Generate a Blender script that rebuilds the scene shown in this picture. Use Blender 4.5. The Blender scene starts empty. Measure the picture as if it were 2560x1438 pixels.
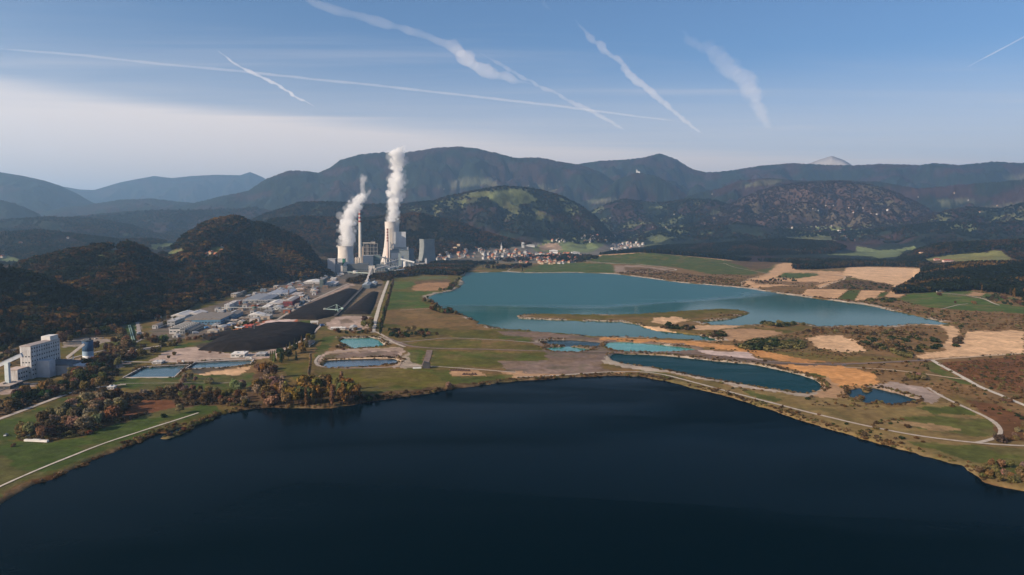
import bpy, math, random
import numpy as np
from mathutils import Vector, Matrix
random.seed(7); rng = np.random.default_rng(7)
S = bpy.context.scene; C = S.collection
R = math.radians
# ------------------------------------------------------------------ camera model (photo pixels 2560 x 1438)
F, CX, CY, HC = 1898.0, 1280.0, 719.0, 150.0
PITCH = math.atan2(719-572, F)
cp, sp_ = math.cos(PITCH), math.sin(PITCH)
def ray(px, py):
    a = np.asarray(px, float)-CX; b = CY-np.asarray(py, float)
    return a, F*cp+b*sp_, -F*sp_+b*cp
def azel(px, py):
    x, y, z = ray(px, py); return np.arctan2(x, y), z/np.hypot(x, y)      # azimuth, tan(elevation)
def plane(px, py, z=0.0):                                                # pixel -> point on a level plane
    x, y, w = ray(px, py); t = (z-HC)/w; return x*t, y*t
def at_depth(px, py, D):                                                 # pixel -> point at a given depth Y
    x, y, w = ray(px, py); t = D/y; return x*t, D, HC+w*t
def project(x, y, z):
    zz = z-HC; d = y*cp-zz*sp_; u = y*sp_+zz*cp
    d = np.maximum(d, 1e-3); return CX+F*x/d, CY-F*u/d
# ------------------------------------------------------------------ noise
_T = np.random.default_rng(3).random((256, 256)).astype(np.float32)
def vnoise(x, y):
    x = np.asarray(x, float); y = np.asarray(y, float)
    xi = np.floor(x).astype(int); yi = np.floor(y).astype(int); fx = x-xi; fy = y-yi
    fx = fx*fx*(3-2*fx); fy = fy*fy*(3-2*fy); x0 = xi & 255; x1 = (xi+1) & 255; y0 = yi & 255; y1 = (yi+1) & 255
    return (_T[x0, y0]*(1-fx)+_T[x1, y0]*fx)*(1-fy)+(_T[x0, y1]*(1-fx)+_T[x1, y1]*fx)*fy
def fbm(x, y, o=4):
    s = 0; a = .5; t = 0
    for i in range(o):
        s = s+a*vnoise(x*2**i+17.3*i, y*2**i+9.1*i); t += a; a *= .5
    return s/t
def sst(a, b, x):
    t = np.clip((x-a)/(b-a), 0, 1); return t*t*(3-2*t)
def pip(px, py, poly):
    p = np.asarray(poly, float); ins = np.zeros(np.shape(px), bool); n = len(p); j = n-1
    for i in range(n):
        xi, yi = p[i]; xj, yj = p[j]
        if yi != yj:
            ins ^= ((yi > py) != (yj > py)) & (px < (xj-xi)*(py-yi)/(yj-yi)+xi)
        j = i
    return ins
def segdist(x, y, poly, closed=True):
    p = np.asarray(poly, float); d = np.full(np.shape(x), 1e18); n = len(p)
    for i in range(n if closed else n-1):
        a = p[i]; b = p[(i+1) % n]; e = b-a; L = max(e@e, 1e-9)
        t = np.clip(((x-a[0])*e[0]+(y-a[1])*e[1])/L, 0, 1)
        d = np.minimum(d, (x-a[0]-t*e[0])**2+(y-a[1]-t*e[1])**2)
    return np.sqrt(d)
# ------------------------------------------------------------------ water outlines (photo pixels)
WL = -1.5
NEAR_LAKE = [(-700,1500),(0,1262),(60,1222),(140,1195),(190,1172),(216,1163),(222,1152),(263,1137),(321,1116),(350,1107),(388,1088),(400,1083),(415,1085),(438,1072),
 (455,1068),(470,1068),(452,1078),(425,1090),(403,1096),(420,1099),(455,1088),(490,1067),(525,1052),(546,1040),(584,1031),(628,1023),(672,1020),(740,1021),(790,1022),(830,1020),(880,1014),(920,1005),(960,1000),
 (1010,992),(1060,986),(1120,975),(1200,964),(1300,953),(1400,946),(1500,941),(1560,940),(1604,942),(1667,954),(1734,971),(1813,990),(1917,1023),(2022,1057),(2126,1088),(2230,1119),(2314,1142),(2397,1163),
 (2440,1188),(2447,1203),(2480,1214),(2530,1223),(2600,1238),(2900,1330),(3600,1700),(1280,6000),(-1500,1900)]
FAR_LAKE = [(1167,681),(1208,682),(1268,680),(1328,683),(1437,682),(1533,685),(1583,691),(1629,697),(1700,707),(1792,714),(1875,722),(1917,729),(2000,741),(2084,752),(2168,763),(2251,781),(2335,800),(2378,811),
 (2335,813),(2280,811),(2209,817),(2126,815),(2055,818),(2009,811),(1980,808),(1896,812),(1834,815),(1771,812),(1759,806),(1792,802),(1834,798),(1859,789),(1873,783),(1842,775),(1792,773),(1709,778),(1629,784),(1604,786),
 (1519,788),(1355,786),(1288,790),(1301,797),(1383,801),(1465,803),(1547,805),(1588,810),(1609,818),(1638,827),(1688,833),(1750,839),(1788,847),(1794,853),(1709,849),(1604,844),(1484,842),(1383,833),(1273,825),(1232,821),(1227,815),
 (1205,812),(1189,802),(1169,791),(1150,786),(1118,777),(1093,763),(1079,750),(1071,742),(1096,734),(1128,729),(1146,720),(1159,710),(1155,697)]
PONDS = {
 'turquoise':[(850,855),(858,847),(930,845),(946,850),(964,866),(925,870),(880,873),(866,863)],
 'grey':[(818,903),(900,900),(993,898),(998,908),(950,916),(880,919),(822,922),(808,915)],
 'basin_a':[(312,947),(360,921),(468,915),(450,930),(434,946)],
 'basin_b':[(466,925),(490,909),(560,905),(632,902),(622,914),(560,921)],
 'green':[(1512,862),(1524,857),(1550,855),(1625,860),(1709,869),(1748,875),(1688,880),(1604,881),(1538,878),(1518,870)],
 'pool_a':[(1358,856),(1380,851),(1430,851),(1503,857),(1494,868),(1420,866),(1368,862)],
 'pool_b':[(1360,871),(1420,867),(1482,874),(1442,882),(1380,880)],
 'long':[(1525,892),(1530,887),(1542,885),(1667,890),(1792,904),(1876,911),(1938,923),(2001,938),(2042,952),(2056,964),(2052,973),(2038,980),(2017,986),(1959,979),(1876,966),(1771,947),(1688,930),(1625,919),(1563,911),(1533,903)],
 'small':[(2116,994),(2134,973),(2150,970),(2160,981),(2174,983),(2182,970),(2230,981),(2262,990),(2295,1000),(2251,1013),(2222,1014),(2208,1005),(2190,1004),(2172,1011),(2151,1006),(2164,997),(2150,991),(2132,998)]}
def wpoly(p, z=WL): 
    a = np.array(p, float); x, y = plane(a[:, 0], a[:, 1], z); return np.stack([x, y], 1)
WATER = {'near': wpoly(NEAR_LAKE), 'far': wpoly(FAR_LAKE)}
for k, v in PONDS.items(): WATER[k] = wpoly(v)
# ------------------------------------------------------------------ terrain: polar height field
NA = 1180
AZ = np.linspace(R(-50), R(50), NA)
rr = [55.0]
while rr[-1] < 26000:
    r = rr[-1]
    d = r*r/(150*F)*2.3
    cap = 6 if r < 4200 else 12 if r < 8000 else 28 if r < 13500 else 150
    rr.append(r+max(1.0, min(d, cap)))
RR = np.array(rr); NR = len(RR)
A2, R2 = np.meshgrid(AZ, RR, indexing='ij'); GX = R2*np.sin(A2); GY = R2*np.cos(A2)
def base_h(r): return np.maximum(0, r-3600)*0.0075
FOOT = [(-400,930),(-200,885),(0,852),(130,828),(250,806),(300,798),(360,786),(430,775),(500,752),(560,737),(640,716),(720,702),(800,690),(850,683),(900,672)]
LAYERS = [
 (14500,13700,[(1960,470),(1985,422),(2010,410),(2045,396),(2080,385),(2110,396),(2135,412),(2160,425),(2190,470)]),
 (22500,17500,[(-300,420),(0,430),(60,440),(120,460),(200,474),(235,475),(300,456),(345,447),(385,440),(430,445),(480,440),(540,437),(600,438),(625,430),(655,442),(700,470),(800,500),(1200,540)]),
 (14000,9800,[(-300,412),(0,430),(55,438),(110,450),(150,463),(190,482),(230,505),(300,528),(500,560)]),
 (11800,9000,[(60,545),(150,520),(230,511),(300,500),(380,497),(450,505),(560,515),(650,540)]),
 (9000,7000,[(-300,498),(-100,500),(0,503),(40,512),(90,535),(140,562)]),
 (10500,6900,[(380,545),(470,512),(560,490),(620,478),(665,448),(720,427),(770,428),(795,433),(830,417),(850,401),(900,386),(960,381),(1000,388),(1020,380),(1040,378),(1090,370),(1150,367),(1190,371),(1240,383),(1290,395),(1345,394),(1400,405),(1450,412),(1500,430),(1560,470),(1620,520)]),
 (12500,8800,[(1300,460),(1380,430),(1450,410),(1500,402),(1560,400),(1610,394),(1650,384),(1690,398),(1730,423),(1765,431),(1800,430),(1835,425),(1900,415),(1980,408),(2060,412),(2130,414),(2200,410),(2300,413),(2330,408),(2400,413),(2480,405),(2560,408),(2900,395)]),
 (9500,7600,[(1450,520),(1500,482),(1540,452),(1590,431),(1640,440),(1690,465),(1720,490),(1760,530)]),
 (8800,7200,[(1680,520),(1720,490),(1800,472),(1850,452),(1920,445),(2000,452),(2100,450),(2200,455),(2300,472),(2400,462),(2500,455),(2560,450),(2900,445)]),
 (7400,6000,[(1720,590),(1750,560),(1830,510),(1900,478),(1960,465),(2030,459),(2100,458),(2160,462),(2230,480),(2290,505),(2325,525),(2360,560),(2380,590)]),
 (7200,5700,[(1420,590),(1450,545),(1500,520),(1560,502),(1650,512),(1720,500),(1780,502),(1850,520),(1950,545),(2050,590)]),
 (6600,5300,[(2200,590),(2250,565),(2330,535),(2420,522),(2500,527),(2560,512),(2900,490)]),
 (5700,4900,[(1560,600),(1640,575),(1740,570),(1840,562),(1950,575),(2050,585),(2150,580),(2250,572),(2350,560),(2450,562),(2560,556),(2900,550)]),
 (5600,4450,[(560,585),(620,560),(660,540),(750,510),(800,508),(840,509),(900,514),(1000,514),(1050,507),(1080,505),(1120,493),(1180,481),(1225,472),(1262,468),(1310,472),(1360,480),(1410,497),(1450,517),(1490,547),(1520,580),(1540,605)]),
 (4150,3450,[(600,600),(640,575),(680,552),(760,546),(830,548),(900,552),(960,545),(1040,537),(1100,550),(1160,565),(1230,590),(1290,606),(1340,616),(1400,630)]),
 (6500,5000,[(-300,560),(0,552),(60,546),(130,544),(200,547),(260,554),(330,567),(400,590),(470,606)]),
 (8000,6600,[(150,548),(250,535),(350,528),(450,524),(560,522),(640,520),(720,535)]),
 (4500,3700,[(-300,592),(0,588),(100,580),(200,592),(300,604),(380,602),(450,612),(520,630)]),
 (2750,'foot',[(385,660),(410,640),(440,622),(470,595),(505,571),(545,558),(590,553),(640,563),(690,573),(730,590),(770,622),(800,665),(825,692)]),
 (2050,'foot',[(-20,740),(20,700),(60,668),(110,652),(180,637),(250,624),(320,619),(370,642),(420,667),(470,692),(520,717),(560,740)]),
 (1480,'foot',[(-400,640),(-200,658),(-50,678),(0,690),(60,702),(120,718),(180,748),(240,780),(290,803)]),
 (3480,2850,[(1380,672),(1420,662),(1450,652),(1500,638),(1600,632),(1640,634),(1760,645),(1830,652),(1900,660),(2000,670)]),
 (4600,3750,[(1540,645),(1580,632),(1640,622),(1800,614),(1960,603),(2080,610),(2130,628),(2200,645)]),
 (3900,3150,[(2220,665),(2260,648),(2290,632),(2350,615),(2450,610),(2560,606),(2900,600)]),
 (2650,1780,[(2215,735),(2240,715),(2290,690),(2350,677),(2420,670),(2560,667),(2900,660)])]
GZ = base_h(R2); warpn = fbm(GX/420., GY/420., 4)-.5; warpb = fbm(GX/1500.+5, GY/1500., 4)-.5; fine = fbm(GX/160.+3, GY/160., 3)
fa, ft = azel(*np.array(FOOT, float).T); FR = HC/np.maximum(-ft, .01)
FARMASK = np.zeros_like(GZ)
for D, Ft, poly in LAYERS:
    a, t = azel(*np.array(poly, float).T)
    zc = np.interp(AZ, a, HC+D*t, left=0, right=0)
    e = np.minimum(sst(a[0]-.03, a[0], AZ) if a[0] > AZ[0] else 1, sst(-a[-1]-.03, -a[-1], -AZ) if a[-1] < AZ[-1] else 1)
    zc = np.where(AZ < a[0], HC+D*t[0], np.where(AZ > a[-1], HC+D*t[-1], zc))*e
    if Ft == 'foot': zc = zc*(1+.16*(fbm(AZ*46+D, AZ*0, 4)-.5))
    zc = np.maximum(zc, 0)[:, None]
    Fr = np.interp(AZ, fa, FR)[:, None] if Ft == 'foot' else Ft
    if Ft == 'foot': Fr = np.minimum(Fr, D*.8)
    w = D-Fr; tt = (R2-Fr)/w
    amp = np.clip(tt*(1-tt)*4, 0, 1)*(tt < 1)
    tw = tt+amp*(warpn*.42*min(1, 900./np.mean(w))+warpb*.75)
    tw = np.clip(tw, 0, 1)
    up = np.clip(tw, 0, 1); prof = (up*up*(3-2*up))*.45+up*.55
    dn = np.clip((R2-D)/(w*1.15), 0, 1); prof = np.where(R2 > D, 1-sst(0, 1, dn)*.97, prof)
    bh = base_h(np.asarray(float(D)))
    k = prof*(1-amp*(1-fine)*.28)
    wl = max(260., np.mean(w)/4.5); rdg = np.abs(fbm(GX/wl+D*.013, GY/wl, 4)-.5)*2
    k = k*(1-np.clip(amp*1.3, 0, 1)*np.clip(.75-rdg*2.0, 0, .75)*(.52 if D > 3000 else .85 if Ft == 'foot' else .3))
    if D == 14500: k = prof*(1-amp*.25*(fbm(GX/900., GY/900., 3)-.3))
    GZ = np.maximum(GZ, np.where(k > 0.001, zc*k, -1))
roll = sst(4600, 6500, R2)
crestless = 1-sst(9800, 10600, R2)
GZ = GZ+roll*crestless*(fbm(GX/700., GY/700.+4, 4)-.5)*70*np.clip(1-GZ/900, .1, 1)
canopy = np.random.default_rng(5).random(GZ.shape)
GZ = GZ+sst(5200, 6200, R2)*(canopy-.5)*np.where(R2 < 9000, 13, 20)*(R2 < 13300)
# flat ground: gentle unevenness near, shores carved
flat = 1-sst(1500, 3300, R2)
GZ = np.where(R2 < 3300, GZ+flat*(fbm(GX/60., GY/60., 3)-.45)*.9*(GZ < 5), GZ)
INW = np.zeros(GZ.shape, bool)
SHORE = np.full(GZ.shape, 1e3)
for k, p in WATER.items():
    x0, y0 = p.min(0)-30; x1, y1 = p.max(0)+30
    m = (GX > x0) & (GX < x1) & (GY > y0) & (GY < y1)
    if k == 'near': m &= (R2 < 1000)
    ii = np.nonzero(m); qx = GX[ii]; qy = GY[ii]
    if k in ('near', 'far'):
        wob = 1.0 if k == 'near' else 3.0
        jx = (fbm(qx/9., qy/9., 3)-.5)*6*wob; jy = (fbm(qx/9.+40, qy/9., 3)-.5)*6*wob
    else: jx = (fbm(qx/8., qy/8., 2)-.5)*3; jy = (fbm(qx/8.+40, qy/8., 2)-.5)*3
    ins = pip(qx+jx, qy+jy, p); d = segdist(qx+jx, qy+jy, p)
    sl = .35 if k in ('near', 'far') else .6
    z = np.where(ins, WL-.2-np.minimum(d*.8, 7.5), np.minimum(GZ[ii], WL+.05+d*sl))
    near = ins | (d < 14)
    GZ[ii] = np.where(near, z, GZ[ii]); INW[ii] |= ins; SHORE[ii] = np.minimum(SHORE[ii], np.where(ins, 0, d))
PX, PY = project(GX, GY, GZ)
TE = (GZ-HC)/R2
def height(x, y):
    x = np.asarray(x, float); y = np.asarray(y, float)
    a = (np.arctan2(x, y)-AZ[0])/(AZ[1]-AZ[0]); r = np.interp(np.hypot(x, y), RR, np.arange(NR))
    a = np.clip(a, 0, NA-1.001); r = np.clip(r, 0, NR-1.001); i = a.astype(int); j = r.astype(int); u = a-i; v = r-j
    return (GZ[i, j]*(1-u)+GZ[i+1, j]*u)*(1-v)+(GZ[i, j+1]*(1-u)+GZ[i+1, j+1]*u)*v
def hit(px, py):
    a, t = azel(px, py); f = (float(a)-AZ[0])/(AZ[1]-AZ[0]); f = min(max(f, 0), NA-1.001); i = int(f); u = f-i
    col = TE[i]*(1-u)+TE[i+1]*u
    idx = np.nonzero(col >= t)[0]
    if len(idx) == 0 or idx[0] == 0:
        x, y = plane(px, py, 0); return float(x), float(y), 0.0
    j = idx[0]; c0, c1 = col[j-1], col[j]; w = (t-c0)/max(c1-c0, 1e-9); r = RR[j-1]+(RR[j]-RR[j-1])*w
    x = r*math.sin(a); y = r*math.cos(a); return x, y, float(height(x, y))
# ------------------------------------------------------------------ ground paint (albedo of the land, photo polygons on the terrain they show)
def c3(*a): return np.array(a, float)
GRASS = c3(.062,.084,.015); BRIGHT = c3(.062,.1,.018); OLIVE = c3(.1,.087,.017); PALEG = c3(.13,.155,.065)
SCRUB = c3(.185,.107,.046); DSCRUB = c3(.1,.058,.03); RUST = c3(.15,.062,.028); TAN = c3(.49,.3,.165); SAND = c3(.59,.38,.22)
ORANGE = c3(.5,.245,.09); MAUVE = c3(.17,.122,.1); GRAVEL = c3(.36,.27,.22); PINK = c3(.58,.45,.4); CLAY = c3(.42,.13,.06); TOWN = c3(.17,.15,.125)
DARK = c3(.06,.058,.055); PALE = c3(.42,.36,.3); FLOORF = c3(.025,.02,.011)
GV_ = GY+GZ*1.6*(R2 > 3300)
n1 = fbm(GX/55., GV_/55., 4); n2 = fbm(GX/14.+9, GV_/14., 3); n3 = fbm(GX/230.+2, GY/230., 3)
COL = np.empty(GZ.shape+(3,))
wb = np.clip(sst(1300, 2100, PX)*.55+(n1-.5)*2.2+(n3-.5)*1.2+.3, 0, 1)
COL[:] = OLIVE*(1-wb[..., None])+SCRUB*wb[..., None]
wj = 1+400/np.maximum(R2, 150)*1.5
JX = PX+(fbm(GX/11.+3, GY/11., 3)-.5)*14*wj*(R2 < 6000); JY = PY+(fbm(GX/11.+60, GY/11., 3)-.5)*4.6*wj*(R2 < 6000)
def paint(col, poly, rmin=0, rmax=9e9, mix=1.0, raw=False, noise=0, soft=0):
    p = np.array(poly, float); u, v = (PX, PY) if raw else (JX, JY)
    m = (PX > p[:, 0].min()-25) & (PX < p[:, 0].max()+25) & (PY > p[:, 1].min()-15) & (PY < p[:, 1].max()+15) & (R2 > rmin) & (R2 < rmax)
    ii = np.nonzero(m); k = pip(u[ii], v[ii], p).astype(float)*mix
    if noise: k *= sst(.5-noise*.5-.12, .5-noise*.5+.12, n1[ii]*.5+n2[ii]*.5)
    COL[ii] = COL[ii]*(1-k[:, None])+col*k[:, None]
# far hills: woods with clearings
ff = sst(3300, 3700, R2)
g = fbm(GX/240.+7, GV_/330., 5); b = fbm(GX/260.+1, GV_/330.+8, 4)
clear = .6*sst(.585, .605, g)*sst(4900, 5300, R2)*(1-sst(6800, 8200, R2))*sst(-200, 1500, PX+0*PY)
wood = c3(.0105,.016,.0115)+(c3(.04,.034,.022)-c3(.022,.034,.018))*sst(.46, .62, b)[..., None]
hillcol = wood*(1-clear[..., None])+c3(.12,.135,.062)*clear[..., None]
COL = COL*(1-ff[..., None])+hillcol*ff[..., None]
paint(c3(.07,.043,.035), [(1720,600),(1750,560),(1830,510),(1900,478),(1960,465),(2030,459),(2100,458),(2160,462),(2230,480),(2290,505),(2325,525),(2300,560),(2200,560),(2000,575),(1850,590)], 5800, 7900, .7)
# the snowy peak and bare rock
m = (R2 > 13400) & (R2 < 16000) & (PX > 1985) & (PX < 2165) & (GZ > 1200); m_peak = m; COL[m] = c3(.36,.35,.36)*(.9+.2*n3[m][:, None])
# wooded near hills (earth under the trees)
LEFTHILLS = [(-400,640),(0,675),(60,655),(180,622),(260,606),(330,603),(390,640),(440,605),(500,556),(590,535),(650,545),(760,530),(960,525),(1060,520),(1160,548),(1240,576),(1300,594),(1340,610),(1290,614),(1180,628),(1090,642),(1030,655),(840,655),(820,690),(720,702),(640,716),(560,737),(500,752),(430,782),(380,800),(300,814),(250,830),(130,849),(0,870),(-400,950)]
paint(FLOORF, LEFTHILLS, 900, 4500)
MEADOWS = [[(245,640),(268,625),(300,625),(312,636),(280,650)],[(495,645),(512,632),(535,616),(558,616),(562,630),(545,650)],[(385,634),(454,622),(472,636),(440,648)],[(598,705),(640,690),(650,700)]]
for p in MEADOWS: paint(PALEG*.75, p, 1500, 3600)
for p in [[(-5,645),(20,640),(60,652),(40,662),(0,662)],[(372,612),(420,607),(452,610),(440,622),(380,625)],[(290,612),(330,606),(325,612)]]: paint(PALEG*.9, p, 3000)
# pasture hill above the town
for p in [[(1235,478),(1300,474),(1330,490),(1345,505),(1300,515),(1290,540),(1260,525),(1215,495)],[(1330,520),(1380,540),(1385,556),(1340,548)],[(1160,492),(1215,478),(1235,490),(1190,500)],[(1130,505),(1190,498),(1200,507),(1150,512)]]: paint(c3(.1,.115,.042), p, 4300, 6200, .4, noise=.6)
for p in [[(1090,470),(1130,450),(1190,440),(1240,455),(1250,468),(1180,465),(1130,475)],[(1300,470),(1340,462),(1400,465),(1385,480),(1330,480)],[(1840,470),(1900,450),(1960,452),(1930,462)],[(2340,500),(2420,495),(2440,505),(2360,510)],[(2500,440),(2560,435),(2560,450),(2520,450)],[(2420,520),(2560,505),(2560,520),(2440,532)],[(2180,505),(2230,500),(2250,512),(2200,520)],[(1460,500),(1540,495),(1560,505),(1480,510)]]: paint(c3(.13,.13,.075), p, 5000, 13000, .42)
# valley floor beyond the lake
paint(TOWN, [(1085,655),(1100,620),(1180,615),(1260,622),(1340,608),(1480,612),(1600,608),(1620,622),(1470,640),(1490,652),(1360,662),(1320,668),(1230,662)], 3300, 6000, .8)
paint(PALEG, [(1330,620),(1365,608),(1470,607),(1510,612),(1480,630),(1420,634),(1340,628)], 3500, 9000)
paint(c3(.24,.17,.12), [(1345,618),(1368,608),(1398,608),(1405,626),(1352,626)], 3500, 9000)
paint(PALEG*.8, [(1350,604),(1420,596),(1530,588),(1570,604),(1500,612),(1400,608)], 3500, 9000, .8)
paint(PALEG, [(2140,615),(2153,617),(2197,626),(2254,623),(2284,616),(2290,622),(2258,628),(2247,641),(2197,646),(2180,641),(2066,637),(2140,632)], 3500, 9000)
paint(PALEG, [(1960,572),(2030,565),(2100,566),(2120,575),(2060,590),(2000,592),(1960,585)], 4300, 9000, .8)
paint(TAN*.8, [(1942,623),(1980,623),(2026,632),(2001,635),(1960,628)], 3300, 6000)
paint(c3(.15,.15,.055), [(2297,651),(2350,641),(2427,633),(2470,632),(2481,626),(2503,628),(2525,645),(2525,653),(2416,656),(2372,652)], 2700, 5000)
# east side of the far lake
paint(SCRUB, [(1400,672),(1540,650),(1600,655),(1700,660),(1850,690),(1900,690),(2000,700),(2100,700),(2240,722),(2270,740),(2480,760),(2560,775),(2560,830),(2400,825),(2378,811),(2335,800),(2168,763),(2000,741),(1875,722),(1700,707),(1533,683)], 1000, 3400)
paint(GRASS*.95, [(1470,650),(1500,637),(1600,631),(1640,633),(1760,644),(1830,653),(1870,672),(1900,684),(1850,692),(1790,690),(1750,680),(1690,668),(1660,666),(1550,660),(1490,656)], 2600, 3600)
paint(BRIGHT*.9, [(1300,683),(1330,668),(1360,661),(1430,657),(1530,660),(1537,682),(1440,681),(1330,681)], 2400, 3600)
paint(c3(.26,.19,.14), [(1536,663),(1600,664),(1680,672),(1640,680),(1560,682),(1538,682)], 2300, 3600)
paint(SCRUB*.8, [(1560,668),(1610,668),(1650,674),(1600,678),(1560,676)], 2300, 3600)
paint(TAN*.9, [(1480,640),(1600,628),(1740,638),(1830,650),(1830,653),(1740,643),(1640,632),(1600,632),(1500,640)], 2800, 3800)
paint(DSCRUB, [(1817,654),(1938,656),(1917,675),(1884,674)], 2300, 3700)
paint(GRASS, [(1884,676),(1920,672),(1945,660),(1990,655),(1960,665),(1920,684)], 2300, 3700)
paint(TAN, [(1855,706),(1875,698),(1917,685),(1942,662),(1963,657),(1988,660),(1988,675),(2084,679),(2113,681),(2113,694),(2084,706),(2055,721),(2038,714),(1951,714),(1884,721),(1857,716)], 1600, 3600)
paint(BRIGHT*.85, [(1940,694),(1960,682),(2040,683),(2050,688),(1990,697)], 1600, 3600)
paint(DSCRUB, [(1875,700),(1920,702),(2050,706),(2090,702),(2030,716),(1960,712),(1890,710)], 1600, 3600, .7)
paint(SAND, [(2105,690),(2116,669),(2175,667),(2240,668),(2310,672),(2298,685),(2295,696),(2262,711),(2267,722),(2236,722),(2232,713),(2153,698),(2122,691)], 1700, 3300)
paint(DSCRUB, [(2060,722),(2100,701),(2150,700),(2215,708),(2240,720),(2280,727),(2200,727)], 1600, 3300)
paint(TAN, [(2002,738),(2018,723),(2120,724),(2092,747)], 1500, 2600, raw=True)
paint(GRASS, [(2122,725),(2151,725),(2138,750),(2094,747)], 1500, 2600, raw=True)
paint(TAN, [(2153,726),(2212,727),(2195,744),(2136,752)], 1500, 2600, raw=True)
paint(GRASS, [(2203,731),(2221,731),(2208,742),(2190,744)], 1500, 2600, raw=True)
paint(TAN*.95, [(2227,728),(2271,731),(2247,744),(2212,742)], 1500, 2600, raw=True)
paint(BRIGHT, [(2273,731),(2341,732),(2394,738),(2459,746),(2481,757),(2560,768),(2620,790),(2560,783),(2481,780),(2426,777),(2361,772),(2273,760),(2249,748)], 1200, 2800)
paint(BRIGHT*.9, [(2372,726),(2433,728),(2500,740),(2540,745),(2500,752),(2460,744),(2415,738),(2350,733)], 1200, 2800)
paint(TAN*.7, [(2437,730),(2464,734),(2450,741),(2415,738)], 1200, 2800)
# islands and spits
paint(SAND*.9, [(1638,794),(1700,793),(1725,801),(1667,812),(1630,806)], 900, 1700); paint(SAND, [(1605,816),(1659,817),(1690,832),(1660,834),(1630,828)], 900, 1700)
paint(SAND*.8, [(1740,812),(1834,814),(1870,816),(1790,824),(1730,822)], 900, 1700); paint(TAN*.7, [(1800,826),(1870,820),(1960,830),(1930,842),(1850,852),(1800,852)], 900, 1700, noise=.6)
# west shore fields
paint(OLIVE, [(960,690),(1160,690),(1160,720),(1075,745),(1075,770),(960,775)], 1200, 2600)
paint(PALEG*.8, [(1023,698),(1060,692),(1115,691),(1118,696),(1060,699)], 1200, 2700)
paint(DSCRUB*1.3, [(1005,709),(1055,702),(1130,699),(1125,706),(1060,707),(1030,712)], 1200, 2700)
paint(c3(.3,.17,.085), [(1030,714),(1060,707),(1126,706),(1120,718),(1104,727),(1030,727)], 1200, 2700)
paint(BRIGHT, [(985,706),(1035,702),(1040,714),(1000,724),(980,724)], 1200, 2700)
paint(BRIGHT*.95, [(975,729),(1090,729),(1055,738),(1049,751),(1079,768),(1011,773),(966,775)], 1100, 2400)
paint(c3(.17,.105,.042), [(955,778),(1010,774),(1080,769),(1150,787),(1190,803),(1228,818),(1225,826),(1120,823),(1090,822),(1000,816),(950,805)], 900, 1900)
paint(OLIVE*.9, [(1120,841),(1142,829),(1242,830),(1247,835),(1225,846),(1142,844)], 800, 1400)
paint(MAUVE, [(1240,828),(1355,829),(1420,838),(1500,845),(1600,848),(1700,856),(1760,866),(1760,884),(1525,880),(1500,920),(1570,940),(1400,946),(1290,942),(1260,930),(1270,905),(1370,902),(1367,882),(1355,867),(1320,857),(1335,845),(1260,838)], 500, 1400)
paint(GRASS*1.1, [(1250,840),(1330,844),(1317,855),(1255,847)], 800, 1400)
paint(OLIVE, [(1010,860),(1080,852),(1142,849),(1210,851),(1200,870),(1055,871)], 700, 1300)
paint(OLIVE*.95+SCRUB*.1, [(1237,854),(1355,867),(1365,879),(1242,871),(1205,870)], 700, 1300)
paint(GRASS, [(1017,876),(1065,877),(1055,910),(1030,907)], 600, 1200)
paint(OLIVE*.8+GRASS*.2, [(1082,877),(1367,882),(1370,902),(1242,902),(1267,922),(1075,916)], 600, 1200)
paint(GRASS, [(1110,880),(1300,884),(1360,895),(1300,900),(1200,896)], 600, 1200, .6, noise=.5)
paint(MAUVE*1.15, [(1242,903),(1372,901),(1500,905),(1500,930),(1300,935),(1265,925)], 500, 1200)
paint(OLIVE*1.1, [(788,925),(1020,921),(1125,925),(1130,942),(1217,942),(1255,936),(1292,938),(1290,949),(1130,971),(1000,971),(905,977),(875,966),(805,956),(788,955)], 500, 1000)
paint(GRASS*.9, [(1020,922),(1125,925),(1130,942),(1217,942),(1292,938),(1290,949),(1130,962),(1110,950),(1080,935)], 500, 1000, .7)
paint(GRASS*.9, [(900,973),(1000,965),(1110,972),(1050,982),(940,986),(910,984)], 500, 1000, .8)
paint(TAN*.7, [(1125,925),(1205,926),(1215,940),(1133,941)], 500, 1000)
paint(TAN*.85, [(1240,928),(1420,937),(1560,930),(1600,940),(1420,945),(1300,952),(1290,943)], 500, 1000, .8)
paint(OLIVE*.85+GRASS*.15, [(686,913),(772,905),(771,962),(731,948),(715,930)], 500, 1000)
paint(GRASS, [(793,902),(781,899),(795,868),(809,840),(842,840),(827,865)], 600, 1400)
paint(GRAVEL*1.05, [(850,872),(880,874),(964,868),(1000,866),(1010,872),(1000,905),(1000,918),(985,919),(995,880),(900,880),(820,886),(800,905),(810,920),(785,912),(795,895),(815,880)], 600, 1300)
paint(MAUVE*1.15, [(851,882),(996,877),(997,892),(834,899)], 600, 1300)
paint(c3(.14,.1,.06), [(812,889),(845,884),(828,898),(803,901)], 600, 1300)
paint(PALE*.9, [(1010,890),(1020,880),(1030,907),(1055,912),(1040,920),(1010,922),(1000,912)], 600, 1300, .7)
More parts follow.
